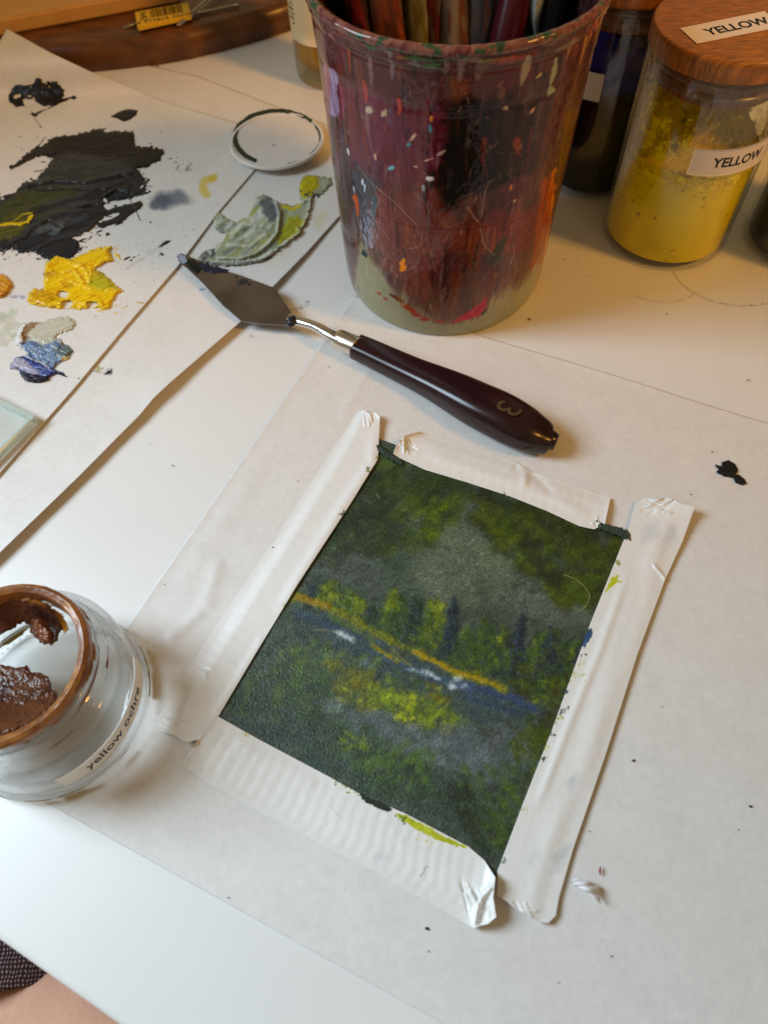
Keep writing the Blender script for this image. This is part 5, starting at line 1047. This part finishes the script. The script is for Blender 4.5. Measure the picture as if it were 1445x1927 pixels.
def cyl_label(J, c, r, a0, a1, z0, z1, name='side_label', slant=0.0):
    nu, nv = 60, 12; A_, Z = np.meshgrid(np.linspace(a0, a1, nu), np.linspace(z0, z1, nv)); Z = Z+slant*(A_-a0)
    f = lambda rr_: np.stack([c[0]+rr_*np.sin(A_), c[1]-rr_*np.cos(A_), Z], -1).reshape(-1, 3)
    v = np.concatenate([f(r+.00035), f(r+.0001)]); q = grid_quads(nu, nv); N = nu*nv
    ring = np.concatenate([np.arange(nu), np.arange(1, nv)*nu+nu-1, (nv-1)*nu+np.arange(nu-2, -1, -1), np.arange(nv-2, 0, -1)*nu]); nx = np.roll(ring, -1)
    return np_mesh(name, v, np.concatenate([q, q[:, ::-1]+N, np.stack([ring, nx, nx+N, ring+N], -1)]), m_lab, J)
yc, yr, yh = (.6025*S, 1.2539*S), .1234*S, .3598*S
yl = ray_cyl(1262, 326, yc, yr)[1]
JY = pigment_jar(yc, yr, yh, 'bamboo lidded glass jar of bright yellow powder labelled YELLOW', (240, 214, 6), (244, 220, 4), yl-.001, 3, 1.0, .012)
a0, z0 = ray_cyl(1292, 327, yc, yr); a0b, z1 = ray_cyl(1308, 277, yc, yr); a1, z1b = ray_cyl(1437, 291, yc, yr)
a1 = max(a1, a0+1.15); zt0, zt1 = z0, z1
SL = cyl_label(JY, yc, yr, (a0+a0b)/2, a1, z0, z1)
am, zm = ray_cyl(1342, 305, yc, yr); ae, ze = ray_cyl(1424, 290, yc, yr); wid = (ae-am)*yr
sc_ = wid/.0152
def fy(x, y, zz, w_=wid): 
    A_ = am+(x/ w_)*(ae-am); R2 = yr+.00042+zz*.3
    return np.stack([yc[0]+R2*np.sin(A_), yc[1]-R2*np.cos(A_), (zt0+zt1)/2+y], -1)
tsz = .0062
tm = text_mesh('lettering', 'YELLOW', tsz, m_ink, SL, fy, bold=.00016, align='LEFT')
# label on the lid
ltz = yh+.0094
q4 = [V(1279, 53, ltz), V(1438, 21, ltz), V(1470, 50, ltz), V(1311, 82, ltz)]
def flat_label(name, q4, z0, parent, m, th=.00025):
    bm = bmesh.new(); t = [bm.verts.new((p.x, p.y, z0+th)) for p in q4]; b_ = [bm.verts.new((p.x, p.y, z0+.00005)) for p in q4]
    bm.faces.new(t[::-1]); bm.faces.new(b_)
    for i in range(4): bm.faces.new((t[i], t[(i+1) % 4], b_[(i+1) % 4], b_[i]))
    bmesh.ops.recalc_face_normals(bm, faces=bm.faces); return bm_obj(name, bm, m, parent)
lp_ = flat_label('lid_label', q4, ltz, JY, m_lab)
def planar(q4, z0, fx=.5, fy_=.5):
    tl, tr, br, bl_ = [np.array(p) for p in q4]; ex_ = (tr-tl)/np.linalg.norm(tr-tl); ey_ = (tl-bl_); ey_ = ey_/np.linalg.norm(ey_); o_ = bl_+(tr-tl)*fx+(tl-bl_)*fy_
    def f(x, y, zz):
        r_ = o_[None]+x[:, None]*ex_[None]+y[:, None]*ey_[None]; r_[:, 2] = z0+.0003+zz; return r_
    return f
text_mesh('lettering', 'YELLOW', .0072, m_ink, lp_, planar(q4, ltz, .56, .46), bold=.00018)
bp_ = P(1120, 378); bc = (float(bp_[0])+.003, float(bp_[1])+yr)
JB = pigment_jar(bc, yr, yh*1.02, 'bamboo lidded glass jar of deep blue powder with shade painted on its lower part, behind the cup', (44, 46, 140), (20, 18, 24), .077, 5, .0, .0, ray_cyl(1135, 172, bc, yr)[1]-.002)  # one blue pigment; the cup's shadow is painted into the lower powder colour
a0, z0 = ray_cyl(1110, 188, bc, yr); a1, z1 = ray_cyl(1141, 140, bc, yr)
cyl_label(JB, bc, yr, a0-.25, a1-.02, z0, z1)
dp = P(1393, 443); dc = (float(dp[0])+yr+.0006, float(dp[1])-.006)
JD = pigment_jar(dc, yr, yh, 'glass jar of dark slate powder cut off by the right photo edge', (52, 62, 64), (40, 52, 56), .040, 9, .25, .004)

# ============================================================ THE WOODEN BOARD, upper left
def raise_to(px, py, py1):
    b0 = P(px, py); lo, hi = 0, .12
    for _ in range(40):
        m_ = (lo+hi)/2; x_, y_ = px_of(np.array([b0[0], b0[1], m_]))
        if y_ > py1: lo = m_
        else: hi = m_
    return lo
wh = raise_to(300, 122, 70)
m_wood = bamboo('walnut', (116, 70, 36), (5, 16, 5), 9)
m_wood.node_tree.nodes['Principled BSDF'].inputs['Roughness'].default_value = .32
front = [(-420, 150), (-250, 148), (-80, 145), (60, 142), (170, 138), (240, 131), (300, 123), (360, 112), (420, 97), (480, 80), (537, 62), (600, 38), (660, 10)]
fw_ = [P(a, b_) for a, b_ in front]
W3 = thing('wooden_board', 'thick dark brown wooden board with a curved glossy front edge', 'board', tuple(V(300, 120)))
bk_ = [p+np.array([0.02, .26, 0]) for p in fw_]
n = len(fw_); rows = []
for dz, off in ((0, .0012), (.0012, 0), (wh*.55, -.0012), (wh-.003, .0012), (wh-.0008, .0032), (wh, .0060)):
    rows.append([p+np.array([0, off, dz]) for p in fw_])
rows.append([np.array([b_[0], b_[1], wh]) for b_ in bk_]); rows.append([np.array([b_[0], b_[1], 0]) for b_ in bk_])
me_v = np.array(rows).reshape(-1, 3)
# refine along the front
t = np.linspace(0, n-1, 120); rows2 = np.stack([np.stack([np.interp(t, np.arange(n), np.array(r_)[:, k]) for k in range(3)], -1) for r_ in rows])
np_mesh('block', rows2.reshape(-1, 3), grid_quads(120, len(rows)), m_wood, W3)
m_ply = mat('pale_board', rgb(206, 158, 92), rough=.5, noise=(30, .08, (1, 8, 1)))
bz = wh+.0100
PB2 = [V(-260, 95, bz), V(0, 36, bz), V(208, -2, bz), V(330, -26, bz), V(330, -200, bz), V(-260, -200, bz)]
bm = bmesh.new(); tv = [bm.verts.new(p) for p in PB2]; bv = [bm.verts.new((p.x, p.y, wh+.0005)) for p in PB2]; bm.faces.new(tv); bm.faces.new(bv[::-1])
for i in range(6): bm.faces.new((tv[i], bv[i], bv[(i+1) % 6], tv[(i+1) % 6]))
bmesh.ops.recalc_face_normals(bm, faces=bm.faces); bmesh.ops.bevel(bm, geom=bm.edges[:], offset=.0012, segments=3, affect='EDGES')
tag(bm_obj('pale_board', bm, m_ply, None, False), 'pale tan smooth board lying on the dark wooden board, top left corner', 'board')
# needles and the yellow sleeve
m_ndl = mat('needle_steel', (.5, .46, .42, 1), rough=.22, metal=1)
def needle(a, b_, label, z0=.0016, z1=.0016, r_=.0009):
    p, q_ = V(a[0], a[1], wh+z0), V(b_[0], b_[1], wh+z1)
    N_ = thing('needle', label, 'needle', tuple(p), 'steel needles on the wooden board')
    tube('shaft', [p, p.lerp(q_, .1), p.lerp(q_, .8), p.lerp(q_, .94)], [r_*.3, r_, r_, r_*.85], m_ndl, N_, 12, sub=3)
    tube('eye', [p.lerp(q_, .93), p.lerp(q_, .97), q_], [r_*.85, r_*1.5, r_*.7], m_ndl, N_, 12, sub=3)
needle((350, 28), (449, 8), 'steel needle pointing right, past the end of the yellow sleeve')
needle((333, 47), (400, -12), 'steel needle crossing over the end of the yellow sleeve', .0030, .0042, .0008)
needle((338, 47), (424, -22), 'steel needle crossing parallel just right of the other crossing needle', .0022, .0030, .0007)
needle((234, 51), (346, 16), 'steel needle running underneath the yellow sleeve', .0012, .0012, .0009)
sz0 = wh+.0022; sz = wh+.0052
q4 = [V(253, 21, sz), V(354, 3, sz), V(360, 27, sz), V(258, 49, sz)]
YS = thing('needle_sleeve', 'small yellow sleeve with a barcode and N42 lying on the wooden board', 'packet', tuple(q4[3]))
m_ysl = mat('yellow_card', rgb(222, 180, 26), rough=.5)
bm = bmesh.new(); tv = [bm.verts.new(p) for p in q4]; bv = [bm.verts.new((p.x, p.y, sz0)) for p in q4]; bm.faces.new(tv); bm.faces.new(bv[::-1])
for i in range(4): bm.faces.new((tv[i], bv[i], bv[(i+1) % 4], tv[(i+1) % 4]))
bmesh.ops.recalc_face_normals(bm, faces=bm.faces); bmesh.ops.bevel(bm, geom=bm.edges[:], offset=.0005, segments=2, affect='EDGES'); bm_obj('sleeve', bm, m_ysl, YS)
pf = planar(q4, sz-.0003+.0001, 0, 0); LX = (q4[1]-q4[0]).length; LY = (q4[0]-q4[3]).length
bm = bmesh.new(); x = .27
for wbar in [1, 1, 2, 1, 1, 3, 1, 2, 1, 1, 2, 3, 1, 1, 2, 1, 3, 2, 1, 1, 2, 1, 2, 1]:
    w_ = wbar*.0075; xs = np.array([x, x+w_, x+w_, x])*LX; ys = np.array([.38, .38, .93, .93])*LY
    pts_ = pf(xs, ys, np.full(4, .0001)); bm.faces.new([bm.verts.new(p) for p in pts_]); x += w_+.0115+.004*(wbar == 1)
bmesh.ops.solidify(bm, geom=bm.faces[:], thickness=-.00004); m_bar = mat('barcode_ink', rgb(40, 34, 16), rough=.6); bm_obj('barcode', bm, m_bar, YS)
text_mesh('digits', '6 973858 500700', LY*.26, m_bar, YS, lambda x, y, zz: pf(x+LX*.56, y+LY*.20, zz), spacing=1.05)
text_mesh('number', 'N42', LY*.34, m_bar, YS, lambda x, y, zz: pf(-y*-1.0*1+LX*.14+0*x, -x+LY*.6, zz), bold=.00004)

# ============================================================ BOTTLE OF OIL
b0 = P(600, 174); br = .0200; boc = (float(b0[0])+.006, float(b0[1])+br)
BO = thing('oil_bottle', 'slim glass bottle of amber oil with cream label, left of the paint cup', 'bottle', (boc[0], boc[1], 0))
m_amb = mat('amber_oil', rgb(236, 186, 40), rough=.1, spec=.6, trans=.25, ior=1.35)
lathe('glass', rounded([(0, .0006), (br*.82, 0), (br*.97, .0022), (br, .006), (br, .125), (br*.8, .138), (br*.42, .146), (br*.42, .165)], .004)+rounded([(br*.34, .165), (br*.34, .146), (br*.72, .137), (br-.0016, .124), (br-.0016, .014), (br*.7, .0085), (0, .0075)], .003), clear_glass('bottle_glass', (.97, .93, .80, 1), 1.5, .03, .35), BO, 96, boc)
lathe('oil', rounded([(0, .0090), (br*.68, .0098), (br-.0021, .016), (br-.0021, .1), (0, .1)], .003), m_amb, BO, 96, boc)
lathe('cap', rounded([(0, .150), (br*.5, .150), (br*.52, .170), (0, .171)], .001), mat('black_cap', rgb(26, 24, 24), rough=.4), BO, 48, boc)
zl = ray_cyl(600, 88, boc, br)[1]
m_lab2 = mat('cream_label', rgb(226, 204, 160), rough=.5)
lb = cyl_label(BO, boc, br, -2.9, 2.6, zl, .118, 'label'); lb.data.materials[0] = m_lab2
al_, zl_ = ray_cyl(556, 43, boc, br)
m_lk = mat('label_print', rgb(36, 30, 26), rough=.5)
for k, tx in enumerate(['er', 'onics', 'or of', 'e point', 'or a', 'tured', 'one']):
    zk = zl_+k*.0026
    def fb(x, y, zz, zk=zk):
        A_ = al_+x/br; R2 = br+.0004+zz; return np.stack([boc[0]+R2*np.sin(A_), boc[1]-R2*np.cos(A_), zk+y], -1)
    text_mesh('lettering', tx, .0027, m_lk, lb, fb, align='RIGHT', bold=.00003)
al2, zl2 = ray_cyl(554, 66, boc, br)
for k, tx in enumerate(['ies', 'ands']):
    def fb(x, y, zz, zk=zl2-k*.0022):
        A_ = al2+x/br; R2 = br+.0004+zz; return np.stack([boc[0]+R2*np.sin(A_), boc[1]-R2*np.cos(A_), zk+y], -1)
    text_mesh('lettering', tx, .0020, m_lab, lb, fb, align='RIGHT')

# ============================================================ ROUND LID WITH GREEN RING
lz = .0052; lc = P(521, 262, lz+.0016); lr = .0283
LD = thing('round_lid', 'flat white round jar lid with a dark green paint ring, lying on the papers', 'lid', (float(lc[0]), float(lc[1]), lz))
m_card = mat('white_card', rgb(222, 218, 214), rough=.5, noise=(70, .05, (1, 1, 1)), bump=[(300, .2, .0003)])
lathe('disc', rounded([(0, lz), (lr*.96, lz), (lr, lz+.0004), (lr*1.0, lz+.0015), (lr*.985, lz+.0021), (lr*.93, lz+.0021), (lr*.905, lz+.0015), (0, lz+.0015)], .0003), m_card, LD, 160, (float(lc[0]), float(lc[1])))
cv = Cv(425, 198, 615, 325, 2)
def ell(a, s_=1.0): return (521+84*s_*math.cos(a), 260+53*s_*math.sin(a)-2)
cv.line([ell(a, .945) for a in np.linspace(math.radians(122), math.radians(285), 40)], 9, (30, 46, 30), 1, 3, .35, .0002)
cv.line([ell(a, .965) for a in np.linspace(math.radians(225), math.radians(322), 26)], 7, (34, 50, 34), 1, 4, .5, .0002, 1, .2)
cv.line([ell(a, .975) for a in np.linspace(math.radians(310), math.radians(400), 26)], 6, (44, 62, 42), 1, 5, .9, .0001, 1, .3)
cv.line([ell(a, .955) for a in np.linspace(math.radians(44), math.radians(75), 12)], 2.5, (96, 112, 90), 1, 6, .9, .0001, 1, .4); cv.dab(516, 272, 5, 1.2, .1, (60, 60, 54), 1, .4, 3)
paint_mesh('paint_ring', cv, lambda x, y: 0*x+lz+.00165, m_wet, LD, .5)

# ============================================================ GLASS PLATE, left edge
gz = .0030; gt = .0040
Rr = P(68, 782, gz+gt); d1 = P(0, 748, gz+gt)-Rr; d2 = P(0, 872, gz+gt)-Rr; d1 /= np.linalg.norm(d1); d2 = d2-d1*(d1@d2); d2 /= np.linalg.norm(d2)
GP = thing('glass_plate', 'clear greenish glass plate with polished edge at the left photo edge', 'glass plate', tuple(Rr))
m_gp = clear_glass('plate_glass', (.97, .99, .98, 1), 1.5, .02, 0, .12); m_ge = mat('glass_edge', rgb(214, 228, 220), rough=.15, trans=.35, spec=.6)
Lg = .11
def quadbox(o_, a, b_, z0, z1, nm, m, par, bev=0):
    bm = bmesh.new(); c4 = [o_, o_+a, o_+a+b_, o_+b_]; t_ = [bm.verts.new((p[0], p[1], z1)) for p in c4]; u_ = [bm.verts.new((p[0], p[1], z0)) for p in c4]
    bm.faces.new(t_); bm.faces.new(u_[::-1])
    for i in range(4): bm.faces.new((t_[i], u_[i], u_[(i+1) % 4], t_[(i+1) % 4]))
    bmesh.ops.recalc_face_normals(bm, faces=bm.faces)
    if bev: bmesh.ops.bevel(bm, geom=bm.edges[:], offset=bev, segments=3, affect='EDGES')
    return bm_obj(nm, bm, m, par)
ew = .0022
quadbox(Rr+d1*ew+d2*ew, d1*(Lg-2*ew), d2*(Lg-2*ew), gz+.00003, gz+gt-.00002, 'pane', m_gp, GP)
quadbox(Rr, d1*Lg, d2*ew*.97, gz, gz+gt, 'edge', m_ge, GP, .0005); quadbox(Rr+d2*ew, d1*ew*.97, d2*(Lg-ew), gz, gz+gt, 'edge', m_ge, GP, .0005)

# ============================================================ JAR OF OCHRE OIL PAINT
oc = (-.12170, .08597); orr = .02643; oh = .04419; ob = .0330
OJ = thing('paint_jar', 'open glass jar with brown ochre paint inside and a yellow ochre label', 'glass jar', (oc[0], oc[1], 0))
m_og = clear_glass('thick_glass', (.985, .99, .985, 1), 1.44, .015, .18)
prof = [(0, .0012), (ob*.80, .0004), (ob*.93, 0), (ob*1.0, .0018), (ob*1.035, .0042), (ob*1.02, .0062), (ob*.99, .0075), (ob, .010), (ob, .0255), (ob*.985, .0285), (ob*.93, .0312), (orr*1.06, .0326), (orr*1.075, .0338), (orr*1.03, .0348), (orr*.985, .0356), (orr*1.0, .0372), (orr*1.05, .0380), (orr*1.05, .0388), (orr*.99, .0396), (orr*.985, .0412), (orr*1.0, .0424), (orr*.995, .0436), (orr*.96, oh), (orr*.915, .0437), (orr*.90, .042), (orr*.90, .035), (orr*.96, .0315), (ob*.93, .027), (ob*.93, .0090), (ob*.90, .0062), (ob*.80, .0052), (0, .0048)]
lathe('glass', rounded(prof, .0012, 3), m_og, OJ, 160, oc)
# dots moulded round the heel
bm = bmesh.new()
for i in range(72):
    a = 2*PI*i/72; bmesh.ops.create_icosphere(bm, subdivisions=1, radius=.00055, matrix=Matrix.Translation((oc[0]+ob*.865*math.cos(a), oc[1]+ob*.865*math.sin(a), .0060)))
bm_obj('moulded_dots', bm, m_og, OJ, True)
# paint round the rim and in the threads
nu, nv = 500, 60; TA, TV = np.meshgrid(np.linspace(0, 2*PI, nu, endpoint=False), np.linspace(0, 1, nv))
pr = np.array([(orr*1.055, .0405), (orr*1.03, .0418), (orr*1.03, .0430), (orr*1.02, .0442), (orr*.97, .0451), (orr*.90, .0443), (orr*.885, .0425), (orr*.88, .038)])
tt = np.linspace(0, 1, len(pr)); nz = fbm(TA*9, TV*5, 4)
RR = np.interp(TV, tt, pr[:, 0])+.0005*(fbm(TA*4, TV*3, 4)-.5); ZZ = np.interp(TV, tt, pr[:, 1])+.0004*(fbm(TA*5, TV*3, 6)-.5)
g = (fbm(TA*3, TV*1.6, 9)+.30-np.abs(TV-.62)*1.25) > .30
cell = g[:-1] & g[1:]; cell = cell & np.roll(cell, -1, 1)
qd = grid_quads(nu, nv, True).reshape(nv-1, nu, 4)[cell]
m_och = mat('ochre_oil_paint', attr='Col', rough=.26, spec=.5, bump=[(220, .08, .0004)])
cO = np.array([112, 66, 34.])*(1-nz[..., None])+np.array([186, 130, 66.])*nz[..., None]; k5 = np.clip((fbm(TA*3, TV*3, 21)[..., None]-.5)*5, 0, 1)*.6; cO = cO*(1-k5)+np.array([96, 50, 30.])*k5
vO = np.stack([oc[0]+RR*np.cos(TA), oc[1]+RR*np.sin(TA), ZZ], -1)
np_mesh('paint_on_rim', vO.reshape(-1, 3), qd, m_och, OJ, cO.reshape(-1, 3))
for (z0_, z1_, rr0, rr1, sd, th) in [(.0352, .0378, 1.01, 1.03, 41, .50), (.0322, .0340, 1.085, 1.085, 43, .60), (.0016, .0050, 1.245, 1.285, 47, .60)]:
    nv2 = 20; TA, TV = np.meshgrid(np.linspace(0, 2*PI, nu, endpoint=False), np.linspace(0, 1, nv2)); n_ = fbm(TA*2.2, TV*.8, sd); g = (n_-np.abs(TV-.5)*.5) > th-.14
    cell = g[:-1] & g[1:]; cell = cell & np.roll(cell, -1, 1); qd = grid_quads(nu, nv2, True).reshape(nv2-1, nu, 4)[cell]
    if not len(qd): continue
    RR = orr*(rr0+(rr1-rr0)*TV)*(1+.02*np.sin(TV*PI)); ZZ = z0_+(z1_-z0_)*TV
    cc = np.array([150, 92, 40.])*(1-n_[..., None])+np.array([120, 66, 36.])*n_[..., None] if sd != 47 else np.array([150, 128, 40.])+0*n_[..., None]
    np_mesh('paint_streak', np.stack([oc[0]+RR*np.cos(TA), oc[1]+RR*np.sin(TA), ZZ], -1).reshape(-1, 3), qd, m_och, OJ, cc.reshape(-1, 3))
# the two lumps of paint inside
cv = Cv(-110, 1100, 130, 1225, 1.5); BR = (92, 52, 34)
cv.poly([(-110, 1130), (-60, 1118), (0, 1114), (50, 1118), (86, 1134), (112, 1160), (118, 1184), (112, 1192), (108, 1206), (98, 1215), (80, 1213), (66, 1200), (56, 1192), (54, 1176), (44, 1172), (30, 1180), (12, 1190), (0, 1196), (-40, 1206), (-110, 1214)], BR, rag=2.5, h=.0008, seed=2, var=9)
cv.poly([(52, 1140), (84, 1146), (104, 1166), (112, 1184), (100, 1196), (84, 1170), (64, 1158)], (52, 30, 24), al=.8, rag=3, soft=5, seed=3); cv.poly([(60, 1166), (80, 1168), (100, 1192), (96, 1208), (80, 1208), (66, 1192)], (134, 80, 44), al=.85, rag=3, soft=4, h=.0018, seed=4, var=26)
cv.poly([(96, 1140), (120, 1160), (130, 1185), (120, 1195), (112, 1170)], (176, 112, 26), al=.95, rag=2, soft=3, seed=8); cv.poly([(-60, 1116), (40, 1116), (100, 1140), (92, 1144), (40, 1128), (-60, 1128)], (156, 98, 34), al=.9, rag=2, soft=4, seed=9)
paint_mesh('paint_lump', cv, lambda x, y: .0300+.0100*smooth01((1190-np.asarray(y))/70), m_och, OJ, thick=.004)
cv = Cv(-110, 1240, 125, 1410, 1.5)
cv.poly([(-110, 1262), (-60, 1256), (0, 1250), (30, 1256), (50, 1253), (58, 1264), (80, 1268), (92, 1274), (97, 1290), (100, 1298), (108, 1302), (106, 1320), (90, 1340), (70, 1358), (40, 1374), (0, 1390), (-110, 1405)], (104, 60, 36), rag=2.5, h=.0009, seed=5, var=9)
cv.poly([(-110, 1270), (0, 1268), (24, 1290), (10, 1320), (-40, 1330), (-110, 1330)], (60, 32, 26), al=.75, rag=6, soft=14, seed=6); cv.poly([(-60, 1370), (0, 1352), (50, 1350), (30, 1378), (-40, 1392)], (112, 64, 28), al=.7, rag=5, soft=10, h=.001, seed=7)
for k in range(16): cv.line([(random.uniform(10, 40), random.uniform(1290, 1340)), (random.uniform(50, 95), random.uniform(1285, 1345))], 9, random.choice([(120, 74, 46), (72, 40, 28)]), .4, k, .5, random.uniform(-.0004, .0012), 8, 0, 4, cov=False)
paint_mesh('paint_lump', cv, lambda x, y: .0180+.0120*smooth01((np.asarray(y)-1300)/110), m_och, OJ, thick=.006)
# label and lettering
ai, zi = ray_cyl(193, 1357, oc, ob); ao, zo = ray_cyl(212, 1390, oc, ob)
sA, sZ = ray_cyl(90, 1462, oc, ob); eA, eZ = ray_cyl(226, 1236, oc, ob)
print('ochre label', ai, zi, ao, zo, 'start', sA, sZ, 'end', eA, eZ)
olz0, olz1 = .0100, .0190
ol = cyl_label(OJ, oc, ob, sA, max(eA, sA+1.5), olz0, olz1, 'label'); ol.data.materials[0] = mat('white_label', rgb(240, 238, 236), rough=.5)
tA, tZ = ray_cyl(143, 1433, oc, ob); tB, tBZ = ray_cyl(233, 1293, oc, ob)
print('text', tA, tZ, tB, tBZ)
def fo(x, y, zz):
    A_ = tA+x/ob; R2 = ob+.0004+zz*.4; return np.stack([oc[0]+R2*np.sin(A_), oc[1]-R2*np.cos(A_), (olz0+olz1)/2+y], -1)
text_mesh('lettering', 'yellow ochre', .0058, m_ink, ol, fo, align='LEFT', bold=.00008)

# ============================================================ SMALL THINGS
nu, nv = 34, 24; U, W_ = np.meshgrid(np.linspace(0, 1, nu), np.linspace(0, 1, nv))
gx = 1076+U*50+W_*4; gy = 1655+W_*(12+22*U)+U*6+U*U*8-3*np.sin(U*3); Z = .0012+.0022*np.sin(U*PI)*(.6+.4*np.sin(W_*PI))+.0013*np.abs(np.sin((U*2.2+W_*1.7)*3.2))+.0012*U*W_
sheet('x', np.dstack([gx, gy]), Z, mat('scrap_paper', rgb(226, 224, 226), rough=.5), None, thick=.0002)
sc_o = bpy.data.objects['x']; sc_o.name = 'paper_scrap'; tag(sc_o, 'tiny crumpled white scrap beside the lower right tape end', 'paper scrap')
pp = [V(1130, 1631, .0013), V(1128.5, 1640, .0015), V(1130, 1648, .0012)]
tag(tube('fibre', pp, [.00012, .00032, .0001], mat('red_fibre', rgb(150, 30, 40), rough=.6), None, 8), 'tiny red fibre lying just above the crumpled white scrap', 'fibre')
def hair(pts, z0, label, col, r_=.00007): tag(tube('hair', [V(a, b_, z0) for a, b_ in pts], [r_]*len(pts), mat('hair', rgb(*col), rough=.5), None, 6), label, 'hair')
hair([(1062, 1082), (1086, 1092), (1104, 1110), (1109, 1126), (1098, 1146), (1086, 1152)], .0022, 'fine pale curved hair stuck on the upper right of the painting', (150, 150, 110))

# ============================================================ THE PERSON, below the table edge
hip = E0+en*.16-et*.22; 
def at_edge(a, b_, z_): return tuple(E0+et*a+en*b_+Vector((0, 0, z_+.022)))
SK = [at_edge(-.34, .17, -.13), at_edge(-.12, .075, -.115), at_edge(.02, .047, -.113), at_edge(.20, .035, -.115), at_edge(.24, .07, -.16), at_edge(.27, .14, -.42), at_edge(.28, .16, -.66), at_edge(.38, .16, -.70),
      at_edge(-.34, .31, -.14), at_edge(-.12, .33, -.13), at_edge(.08, .36, -.13), at_edge(.13, .37, -.18), at_edge(.14, .39, -.44), at_edge(.14, .41, -.66), at_edge(.24, .41, -.70), at_edge(-.38, .24, -.12), at_edge(-.42, .24, .0)]
SR = [.088, .078, .070, .058, .056, .050, .036, .030, .088, .078, .062, .056, .050, .036, .030, .12, .125]
SE = [(15, 0), (0, 1), (1, 2), (2, 3), (3, 4), (4, 5), (5, 6), (6, 7), (15, 8), (8, 9), (9, 10), (10, 11), (11, 12), (12, 13), (13, 14), (15, 16)]
me = bpy.data.meshes.new('person'); bm = bmesh.new(); sk = bm.verts.layers.skin.verify()
vs = [bm.verts.new(p) for p in SK]
for v_, r_ in zip(vs, SR): v_[sk].radius = (r_, r_)
vs[15][sk].use_root = True
for a, b_ in SE: bm.edges.new((vs[a], vs[b_]))
bm.to_mesh(me); bm.free()
m_skin = mat('skin', rgb(226, 176, 148), rough=.5, spec=.35, noise=(60, .10, (1, 1, 1)), bump=[(500, .2, .0006)])
PE = link('person', me, m_skin); md = PE.modifiers.new('skin', 'SKIN'); md.use_smooth_shade = True; ms = PE.modifiers.new('sub', 'SUBSURF'); ms.levels = 2; ms.render_levels = 3
tag(PE, 'seated person, bare thigh and woven shorts just below the table edge', 'person')
# shorts: woven cloth with a pale stripe
def cloth_tube(name, pts, rads, m, parent):
    return tube(name, pts, rads, m, parent, seg=64, caps=False, sub=10)
def weave_mat():
    m = bpy.data.materials.new('woven_cloth'); m.use_nodes = True; nt = m.node_tree; b = nt.nodes['Principled BSDF']; b.inputs['Roughness'].default_value = .9
    tc = nt.nodes.new('ShaderNodeTexCoord'); mp = nt.nodes.new('ShaderNodeMapping'); mp.inputs['Rotation'].default_value = (0, 0, ang+.5); nt.links.new(tc.outputs['Object'], mp.inputs[0])
    w1 = nt.nodes.new('ShaderNodeTexWave'); w1.inputs['Scale'].default_value = 330; w1.inputs['Distortion'].default_value = 4; w1.inputs['Detail'].default_value = 1; nt.links.new(mp.outputs[0], w1.inputs[0])
    w2 = nt.nodes.new('ShaderNodeTexWave'); w2.bands_direction = 'Y'; w2.inputs['Scale'].default_value = 230; w2.inputs['Distortion'].default_value = 4; nt.links.new(mp.outputs[0], w2.inputs[0])
    mul = nt.nodes.new('ShaderNodeMath'); mul.operation = 'MULTIPLY'; nt.links.new(w1.outputs['Fac'], mul.inputs[0]); nt.links.new(w2.outputs['Fac'], mul.inputs[1])
    cr = nt.nodes.new('ShaderNodeValToRGB'); cr.color_ramp.elements[0].color = rgb(52, 34, 44); cr.color_ramp.elements[1].color = rgb(176, 150, 156); cr.color_ramp.elements[1].position = .8; nt.links.new(mul.outputs[0], cr.inputs[0])
    nt.links.new(cr.outputs[0], b.inputs['Base Color'])
    bp = nt.nodes.new('ShaderNodeBump'); bp.inputs['Distance'].default_value = .001; bp.inputs['Strength'].default_value = .6; nt.links.new(mul.outputs[0], bp.inputs['Height']); nt.links.new(bp.outputs[0], b.inputs['Normal'])
    return m
m_clo = weave_mat()
hemc = Vector(at_edge(.018, .0475, -.113))
Ha, Hb = V(50, 1818, -.032), V(-16, 1855, -.042)
hdir = Vector((Ha-Hb).to_3d()); hdir = Vector((hdir.y, -hdir.x, 0)).normalized()
if hdir.y > 0: hdir = -hdir
_c0 = Vector(at_edge(0, .047, -.113)); hemc = _c0+et*((Ha-_c0).dot(hdir)/et.dot(hdir))
ctr_ = [Vector(at_edge(-.36, .18, -.13)), Vector(at_edge(-.20, .11, -.12)), Vector(at_edge(-.10, .055, -.1145)), hemc-hdir*.035, hemc]
cloth_tube('shorts_leg', ctr_, [.104, .092, .080, .0745, .0735], m_clo, PE)
cloth_tube('shorts_leg', [Vector(at_edge(-.36, .30, -.13)), Vector(at_edge(-.16, .32, -.13)), Vector(at_edge(-.04, .345, -.13))], [.104, .092, .084], m_clo, PE)
m_str = mat('pale_stripe', rgb(190, 190, 204), rough=.9, bump=[(900, .5, .001)])
def on_leg(t, a):      # a point on the shorts, t along the leg from the hem towards the hip
    p = hemc.lerp(ctr_[2], t); r_ = .0742+(.0805-.0742)*t; return p+en*math.sin(a)*r_+Vector((0, 0, math.cos(a)*r_))
bm = bmesh.new(); rowA = [bm.verts.new(on_leg(t_/20, -.62+.05*t_/20)) for t_ in range(21)]; rowB = [bm.verts.new(on_leg(t_/20, -.50+.05*t_/20)) for t_ in range(21)]
for i in range(20): bm.faces.new((rowA[i], rowA[i+1], rowB[i+1], rowB[i]))
bmesh.ops.recalc_face_normals(bm, faces=bm.faces); bmesh.ops.solidify(bm, geom=bm.faces[:], thickness=.0006)
bm_obj('woven_stripe', bm, m_str, PE, True)
